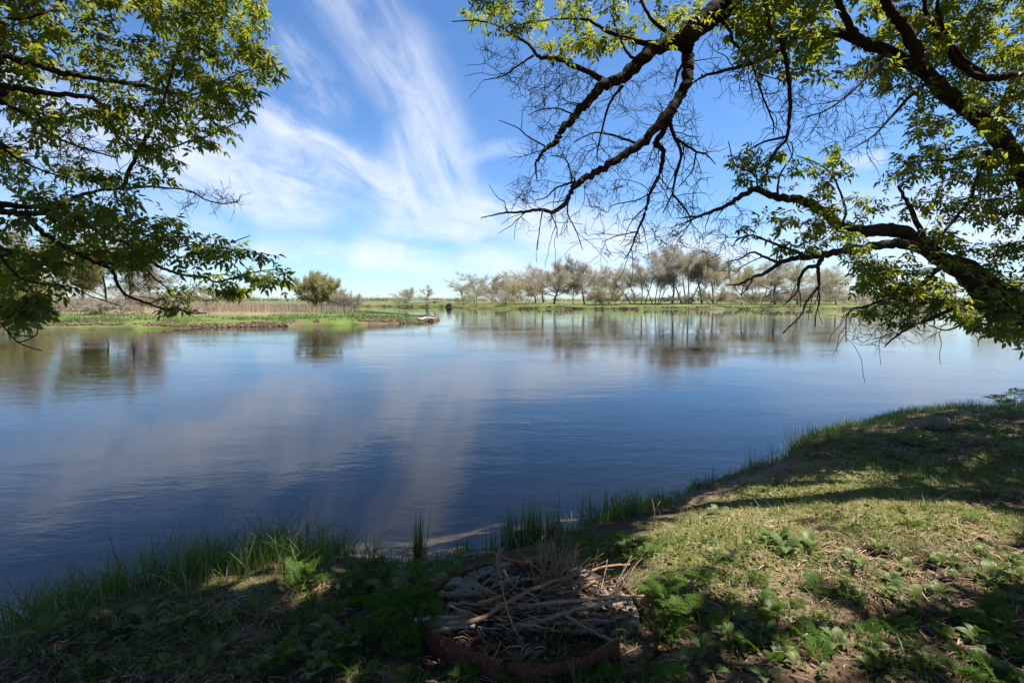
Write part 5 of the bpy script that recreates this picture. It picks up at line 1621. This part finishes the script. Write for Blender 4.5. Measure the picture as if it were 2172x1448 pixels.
for cx, cy, wpx, nb, hh_, lab in CL:
    c = on_z(np.array([float(cx)]), np.array([float(cy)]), 0.0)[0]
    w = wpx * np.linalg.norm(c - CAMP) / F
    a, r = RNG.uniform(0, 6.28, nb), w * np.sqrt(RNG.random(nb)) * 1.0
    P = np.stack([c[0] + r * np.cos(a), c[1] + r * np.sin(a) * .8, np.zeros(nb)], 1)
    P[:, 2] = np.minimum(height(P[:, 0], P[:, 1]), 0) - .02
    V, Fc, t = blades(P, hh_ * RNG.uniform(.5, 1.15, nb) - P[:, 2], RNG.uniform(.004, .0085, nb), .13, .3, 3)
    c[2] = float(min(height(c[0], c[1]), 0))
    tag(mk('water_grass', V, Fc, M_GRASS, attrs={'tint': t}, origin=c), lab, 'grass clump', 'grass clumps standing in the shallows')

# short lawn on the sunny tongue of bank
x, y = near_xy(330000, [(1160, 1190), (1330, 1090), (1430, 1055), (1560, 992), (1700, 955), (1900, 900), (2172, 870), (2172, 1180), (1960, 1190), (1760, 1170), (1600, 1230), (1420, 1240), (1300, 1280)])
dn = sdf(NEAR, x, y)
k = (dn > .05) & (RNG.random(len(x)) < (.06 + .94 * sm(sdf(LAWN, x, y) + (fbm(x, y, .8, 77) - .5) * 1.2, -.5, .5)) * sm(fbm(x, y, .35, 421), .28, .58) * np.interp(np.hypot(x, y), [2, 5, 9, 14], [1, .9, .5, .3]))
x, y = x[k][:130000], y[k][:130000]
P = ground_pts(x, y, -.004)
V, Fc, t = blades(P, RNG.uniform(.012, .045, len(P)), RNG.uniform(.0025, .0045, len(P)), .9, .9, 1)
tag(mk('lawn_grass', V, Fc, M_LAWN, attrs={'tint': t}), 'short yellow-green grass on the sunny tongue of the bank', 'grass', kind='stuff')
# thinner, longer grass in the rest of the bank
x, y = near_xy(95000, [(-100, 1290), (300, 1240), (600, 1180), (1150, 1170), (1450, 1050), (1750, 900), (2172, 860), (2300, 1500), (-100, 1500)])
k = (sdf(NEAR, x, y) > .1) & (RNG.random(len(x)) < sm(fbm(x, y, .4, 431), .42, .66))
x, y = x[k], y[k]
P = ground_pts(x, y, -.005)
V, Fc, t = blades(P, RNG.uniform(.03, .13, len(P)), RNG.uniform(.003, .006, len(P)), .7, .8, 2)
tag(mk('bank_grass', V, Fc, M_GRASS, attrs={'tint': t}), 'loose tufts of grass over the shaded near bank', 'grass', kind='stuff')

# straw and dead leaves
BANK = [(-150, 1320), (300, 1255), (600, 1195), (1150, 1175), (1450, 1060), (1750, 920), (2172, 868), (2400, 1500), (-150, 1500)]
x, y = near_xy(52000, BANK)
k = (sdf(NEAR, x, y) > .04) & (RNG.random(len(x)) < (.25 + .75 * sm(fbm(x, y, .5, 441), .35, .65)) * (1 - .55 * sm(sdf(LAWN, x, y), -.1, .3))) & ~((np.hypot((x - RC[0]) / .56, (y - RC[1]) / .52) < 1) & (RNG.random(len(x)) < .4))
x, y = x[k][:26000], y[k][:26000]
n = len(x)
P = ground_pts(x, y, .004); P[:, 2] += RNG.random(n) * .014 + np.where(np.hypot((x - RC[0]) / .56, (y - RC[1]) / .52) < 1, .05, 0)
a = RNG.uniform(0, 6.28, n)
d = np.stack([np.cos(a), np.sin(a), RNG.normal(size=n) * .18], 1)
sd = np.stack([-np.sin(a), np.cos(a), RNG.normal(size=n) * .4], 1)
L = (RNG.uniform(.015, .06, n) ** 1.0)[:, None]; w = RNG.uniform(.0011, .0028, n)[:, None]
bd = RNG.normal(size=(n, 3)) * .18 * L; bd[:, 2] = np.abs(bd[:, 2])
V = np.stack([P - d * L - sd * w, P - d * L + sd * w, P + bd - sd * w, P + bd + sd * w, P + d * L + bd * .3 - sd * w * .6, P + d * L + bd * .3 + sd * w * .6], 1).reshape(-1, 3)
i = np.arange(n)[:, None] * 6
tag(mk('straw', V, [np.concatenate([i + [0, 1, 3, 2], i + [2, 3, 5, 4]])], M_STRAW, attrs={'tint': np.repeat(RNG.random(n), 6)}), 'dry straw and grass stems littering the bank', 'straw', kind='stuff')
x, y = near_xy(15000, BANK)
k = (sdf(NEAR, x, y) > .06) & (RNG.random(len(x)) < .15 + .85 * sm(fbm(x, y, .45, 451), .45, .66))
x, y = x[k][:5200], y[k][:5200]
n = len(x)
P = ground_pts(x, y, .006)
R = frames(RNG.normal(size=(n, 3)) * [1, 1, .3], RNG.normal(size=(n, 3)) * .4 + [0, 0, 1])
tp = np.array([(-1, 0, 0), (-.35, -.5, .18), (-.3, 0, .05), (-.35, .5, .22), (.4, -.42, .2), (.4, 0, .06), (.4, .42, .16), (1, 0, .1)], float)
tf = np.array([(0, 1, 2), (0, 2, 3), (1, 4, 5), (1, 5, 2), (2, 5, 6), (2, 6, 3), (4, 7, 5), (5, 7, 6)])
V = np.einsum('nij,nvj->nvi', R, tp[None] * RNG.uniform(.010, .030, (n, 1, 1)) * np.stack([np.ones(n), RNG.uniform(.6, 1.1, n), RNG.uniform(.3, 1.6, n)], 1)[:, None]) + P[:, None]
tag(mk('dead_leaves', V.reshape(-1, 3), [(tf[None] + np.arange(n)[:, None, None] * 8).reshape(-1, 3)], M_DEADLEAF, attrs={'tint': np.repeat(RNG.random(n), 8)}), 'curled brown dead leaves scattered over the bank', 'leaves', kind='stuff')
# soil crumbs
x, y = near_xy(26000, BANK)
k = sdf(NEAR, x, y) > .05
x, y = x[k][:9000], y[k][:9000]; n = len(x)
P = ground_pts(x, y, .002)
V = P[:, None] + ico[None] * RNG.uniform(.003, .011, (n, 1, 1)) * RNG.uniform(.5, 1.4, (n, 6, 1))
sc_ = np.broadcast_to(np.array((.085, .062, .048)), (n * 6, 3)) * RNG.uniform(.6, 1.4, (n, 1)).repeat(6, 0)
tag(mk('soil_crumbs', V.reshape(-1, 3), [(icf[None] + np.arange(n)[:, None, None] * 6).reshape(-1, 3)], M_GROUND, attrs={'soil': sc_}), 'small clods of dark soil on the bank', 'soil', kind='stuff')


# low small-leaved ground cover
x, y = near_xy(60000, BANK)
k = (sdf(NEAR, x, y) > .12) & (RNG.random(len(x)) < sm(fbm(x, y, .38, 461), .46, .64)) & (np.hypot(x - RC[0], y - RC[1]) > .64)
x, y = x[k][:15000], y[k][:15000]; n = len(x)
P = ground_pts(x, y, 0); P[:, 2] += RNG.uniform(.008, .05, n)
R = frames(RNG.normal(size=(n, 3)) * [1, 1, .35], RNG.normal(size=(n, 3)) * .45 + [0, 0, 1])
V = np.einsum('nij,nvj->nvi', R, tp[None] * RNG.uniform(.006, .017, (n, 1, 1)) * np.stack([np.ones(n), RNG.uniform(.7, 1.3, n), RNG.uniform(.3, 1.2, n)], 1)[:, None]) + P[:, None]
tag(mk('ground_cover', V.reshape(-1, 3), [(tf[None] + np.arange(n)[:, None, None] * 8).reshape(-1, 3)], M_FROND, attrs={'tint': np.repeat(RNG.random(n), 8)}), 'low small leaved green weeds spreading over the soil', 'weeds', kind='stuff')


# ---- broad leaved plants (burdock like): rosettes of big leaves, each leaf a part
def broad_leaf(seed):
    rg = np.random.default_rng(seed)
    L, W_ = .13, .095
    nu, nv = 8, 5
    V = []
    for i in range(nu):
        u = i / (nu - 1)
        half = W_ / 2 * (math.sin(math.pi * min(u * .9 + .10, 1)) ** .75) * (1.15 - .5 * u)
        if i == nu - 1: half = .002
        for j in range(nv):
            v = j / (nv - 1) * 2 - 1
            back = -.022 * abs(v) * (1 - u) ** 2
            z = .035 * math.sin(u * 2.4) - .03 * u * u + .18 * abs(v) * half * (1.2 - u) + (rg.random() - .5) * .010
            V.append((u * L + back + (rg.random() - .5) * .004, v * half + (rg.random() - .5) * .004, z))
    V = np.array(V)
    I = np.arange(nu * nv).reshape(nu, nv)
    q = np.stack([I[:-1, :-1], I[1:, :-1], I[1:, 1:], I[:-1, 1:]], -1).reshape(-1, 4)
    return V, q


BL = []
for k in range(6):
    v, q = broad_leaf(500 + k)
    m = MB()
    m.add(v + [.07, 0, .035], None, q)
    m.tube([(0, 0, -.01), (.035, 0, .022), (.075, 0, .036)], [.0028, .0024, .0018], 4, cap=False)
    BL.append(new_mesh('leaf', np.concatenate(m.V), m.faces(), M_BURDOCK, True, {'tint': np.full(m.n, RNG.random())}))


def frond_mesh(seed):
    rg = np.random.default_rng(seed)
    m = MB()
    L = .17
    ax = lambda t: np.array([t * L, 0, .045 * math.sin(t * 2.2) - .055 * t * t])
    m.tube([ax(0), ax(.3), ax(.6), ax(1)], [.0020, .0016, .0012, .0007], 3, cap=False)
    for i in range(7):
        t = .28 + .70 * i / 6
        b = ax(t)
        pl = .075 * (1 - t) ** .7 + .012
        for s_ in (1, -1):
            d = np.array([.62, s_ * .75, -.05 + .1 * rg.normal()]); d /= np.linalg.norm(d)
            for j in range(4):
                c = b + d * pl * (.25 + .25 * j)
                ll = pl * (.34 - .04 * j) + .006
                for s2 in (1, -1):
                    e = d * .7 + np.cross(d, [0, 0, 1.0]) * s2 * .75; e /= np.linalg.norm(e)
                    sd = np.cross(e, [0, 0, 1.0]) * ll * .26
                    tip = c + e * ll + [0, 0, -.15 * ll]
                    mid = c + e * ll * .5 + [0, 0, .05 * ll]
                    m.add(np.array([c, mid - sd, tip, mid + sd]), [(0, 1, 2), (0, 2, 3)])
    return new_mesh('frond', np.concatenate(m.V), m.faces(), M_FROND, False, {'tint': np.full(m.n, rg.random())})


FM = [frond_mesh(600 + k) for k in range(4)]


def plant_protos(name, meshes, part, n_leaf, rise, count, stem=0.0):
    out = []
    for k in range(count):
        r = thing(name, (0, 0, -50), 'plant', 'plant')
        nl = n_leaf[0] + k % (n_leaf[1] - n_leaf[0] + 1)
        a0 = RNG.uniform(0, 6.28)
        if stem:
            m = MB(); m.tube([(0, 0, -.02), (.01, .005, stem * .5), (.0, .012, stem)], [.004, .0035, .002], 5)
            m.build('stem', M_STALK, r, (0, 0, 0))
        for j in range(nl):
            o = bpy.data.objects.new(part, meshes[RNG.integers(len(meshes))]); COL.objects.link(o)
            o.parent = r
            o.rotation_euler = (RNG.normal() * .18, -rise * RNG.uniform(.4, 1.2), a0 + j * 6.283 / nl + RNG.normal() * .25)
            s_ = RNG.uniform(.6, 1.15)
            o.scale = (s_, s_ * RNG.uniform(.85, 1.1), s_)
            o.location = (0, 0, stem * (.25 + .75 * j / nl) if stem else 0)
        out.append(r)
    return out


ORD = ['first', 'second', 'third', 'fourth', 'fifth', 'sixth', 'seventh', 'eighth', 'ninth', 'tenth', 'eleventh', 'twelfth', 'thirteenth', 'fourteenth', 'fifteenth', 'sixteenth', 'seventeenth', 'eighteenth', 'nineteenth', 'twentieth']


def plant_set(protos, pts, size, what, where, group, cat='weed'):
    """plants of one patch; each is named by its row (counted from the camera) and its place from the left"""
    pts = [p for p in pts if sdf(NEAR, *[np.array(c) for c in on_ground(np.array([float(p[0])]), np.array([float(p[1])]))[0][:2]]) > .03]
    by = sorted(range(len(pts)), key=lambda i: -pts[i][1])
    nrow = max(1, min(4, round(len(pts) / 8 + .3)))
    names = {1: ['row'], 2: ['front row', 'back row'], 3: ['front row', 'middle row', 'back row'], 4: ['front row', 'second row', 'third row', 'back row']}[nrow]
    per = math.ceil(len(pts) / nrow)
    for r in range(nrow):
        row = sorted(by[r * per:(r + 1) * per], key=lambda i: pts[i][0])
        for c, i in enumerate(row):
            p = pts[i]
            g = on_ground(np.array([float(p[0])]), np.array([float(p[1])]))[0]
            s_ = size * RNG.uniform(.6, 1.4) * (p[2] if len(p) > 2 else 1)
            rank = 'leftmost' if c == 0 else 'rightmost' if c == len(row) - 1 else ORD[c] + ' from left'
            lab = f"{what}, {rank}" + (f", {names[r]}" if nrow > 1 else '') + f" {where}"
            copy_thing(protos[i % len(protos)], g, RNG.uniform(0, 6.28), s_, lab, group)['category'] = cat


def spread(poly, n, dmin=26, avoid=None):
    poly = np.array(poly, float); out = []
    lo, hi = poly.min(0), poly.max(0)
    for _ in range(6000):
        if len(out) >= n: break
        x, y = RNG.uniform(lo[0], hi[0]), RNG.uniform(lo[1], hi[1])
        dm = dmin * np.interp(y, [900, 1150, 1448], [.45, .8, 1.3])
        if not in_poly(poly, np.array(x), np.array(y)): continue
        if any(((x - a) / 1.0) ** 2 + ((y - b) / .6) ** 2 < dm * dm for a, b in out): continue
        if ((x - 1130) / 250) ** 2 + ((y - 1310) / 100) ** 2 < 1: continue
        out.append((x, y))
    return out


BP = plant_protos('broad_leaved_weed', BL, 'leaf', (4, 7), .45, 5)
FP = plant_protos('feathery_weed', FM, 'frond', (5, 8), .75, 4)
FT_ = plant_protos('tall_feathery_weed', FM, 'frond', (9, 11), .45, 2, .24)
R1 = [(1560, 1150), (1760, 1140), (1960, 1190), (2100, 1150), (2172, 1160), (2172, 1300), (1960, 1330), (1640, 1220)]
R2 = [(1640, 1290), (2172, 1300), (2172, 1448), (1500, 1448), (1400, 1400)]
plant_set(BP, [(1500, 1100), (1520, 1092), (1565, 1040), (1625, 1042), (1600, 1050), (1480, 1080), (1500, 1150), (1520, 1185), (1545, 1190)], .5, 'small grey-green weed', 'on the lawn near the water', 'weeds on the sunny lawn')
plant_set(BP, [(1600, 1165), (1630, 1155), (1650, 1150), (1680, 1160), (1700, 1165), (1720, 1165), (1665, 1172)], .6, 'broad leaved weed', 'along the lower edge of the sunny lawn', 'weeds along the lower lawn edge')
plant_set(BP, spread(R1, 24, 36), .46, 'broad leaved weed', 'of the sunny bare soil', 'weeds on the sunny bare soil')
plant_set(BP, spread(R2, 30, 42), .43, 'broad leaved weed', 'in the lower right corner', 'weeds in the lower right corner')
plant_set(BP, spread([(40, 1350), (420, 1290), (640, 1300), (760, 1370), (720, 1448), (20, 1448)], 26, 48), .5, 'broad leaved weed', 'in the lower left shade', 'weeds in the lower left shade')
plant_set(BP, spread([(600, 1190), (900, 1210), (880, 1270), (640, 1290)], 8, 40), .6, 'broad leaved weed', 'behind the grass left of the fire ring', 'weeds left of the fire ring')
plant_set(BP, [(985, 1238, 1.2), (965, 1246, 1), (1000, 1232, .8)], .85, 'large bright leaved weed', 'behind the left back rim of the fire ring', 'weeds behind the fire ring')
plant_set(BP, spread([(1150, 1180), (1330, 1150), (1380, 1190), (1330, 1215), (1180, 1215)], 8, 30), .55, 'broad leaved weed', 'between the fire ring and the water grass', 'weeds behind the sticks')
plant_set(BP, spread([(1700, 940), (2172, 900), (2172, 1010), (1800, 1000)], 22, 34), .6, 'dark broad leaved weed', 'in the shade around the stones', 'weeds around the stones')
plant_set(FP, spread([(1380, 1210), (1560, 1230), (1800, 1260), (1900, 1320), (1800, 1420), (1450, 1420), (1360, 1330)], 24, 44), .54, 'bright feathery weed', 'right of the fire ring', 'feathery weeds right of the fire ring')
plant_set(FP, spread([(1900, 1330), (2172, 1280), (2172, 1448), (1800, 1448)], 13, 52), .56, 'bright feathery weed', 'in the lower right corner', 'feathery weeds in the lower right corner')
plant_set(FP, spread([(600, 1300), (860, 1270), (870, 1448), (560, 1448)], 20, 42), .58, 'feathery weed', 'in the half shade left of the ring', 'feathery weeds left of the fire ring')
plant_set(FP, spread([(900, 1436), (1400, 1425), (1500, 1448), (880, 1448)], 9, 34), .5, 'small feathery weed', 'in front of the rusty ring', 'feathery weeds in front of the fire ring')
plant_set(FP, spread([(1170, 1165), (1330, 1135), (1390, 1180), (1340, 1205), (1200, 1200)], 14, 26), .6, 'feathery weed', 'between the sticks and the water', 'feathery weeds behind the sticks')
plant_set(FP, spread([(600, 1200), (880, 1215), (900, 1250), (640, 1280)], 16, 30), .6, 'dark feathery weed', 'on the shaded bank left of the ring', 'feathery weeds on the shaded bank')
plant_set(FP, spread([(1700, 1040), (1980, 1040), (2172, 1060), (2172, 1130), (1800, 1120)], 8, 60), .45, 'tiny feathery weed', 'on the lawn at the edge of the shade', 'feathery weeds on the lawn')
plant_set(FT_, [(878, 1330, 1.05), (862, 1350, 1.1), (850, 1385, 1), (900, 1350, .8), (840, 1320, .9), (870, 1400, .9)], .9, 'tall feathery weed', 'at the left front side of the rusty ring', 'tall feathery weeds left of the fire ring')
plant_set(FT_, [(1395, 1290, 1.1), (1410, 1320, 1.1), (1425, 1270, 1), (1410, 1350, .9), (1440, 1330, .9), (1390, 1255, .8)], .56, 'tall feathery weed', 'against the right rim of the fire ring', 'tall feathery weeds right of the fire ring')
plant_set(FT_, [(2120, 872, 1.4), (2150, 868, 1.1)], .75, 'dark weed', 'of the two silhouetted on the right crest', 'weeds on the right crest')
for r in BP + FP + FT_:
    for c in list(r.children): bpy.data.objects.remove(c)
    bpy.data.objects.remove(r)

# a few fallen sticks on the lawn
for a, b, lab in (((1570, 1030), (1670, 1010), 'thin dark stick on the lawn near the water'), ((1730, 1085), (1770, 1110), 'pale curved stem lying on the sunny lawn'), ((1990, 1060), (2050, 1040), 'pale stick in the edge of the shade on the right lawn'),
                  ((1820, 1115), (1830, 1095), 'short pale twig standing in the sunny lawn'), ((2010, 1380), (2070, 1350), 'pale dry stem in the lower right corner')):
    g0 = on_ground(np.array([float(a[0])]), np.array([float(a[1])]))[0] + [0, 0, .012]
    g1_ = on_ground(np.array([float(b[0])]), np.array([float(b[1])]))[0] + [0, 0, .012]
    m = MB(); m.tube(catmull([g0, (g0 + g1_) / 2 + RNG.normal(size=3) * .02 + [0, 0, .02], g1_], 4), .005, 5)
    tag(m.build('fallen_stick', M_STICKP, None, g0), lab, 'stick', 'sticks lying on the lawn')
for a, lab in (((675, 1170), 'forked bare twig standing in the shore grass'), ((1385, 1125), 'bare dry stem at the tip of the bank')):
    g0 = on_ground(np.array([float(a[0])]), np.array([float(a[1])]))[0]
    m = MB(); m.tube([g0, g0 + [.01, 0, .14], g0 + [-.01, .01, .26]], [.006, .004, .003], 5); m.tube([g0 + [.01, 0, .16], g0 + [.05, .0, .24]], [.003, .002], 5)
    tag(m.build('dry_twig', M_STICKP, None, g0), lab, 'twig', 'bare twigs at the water edge')
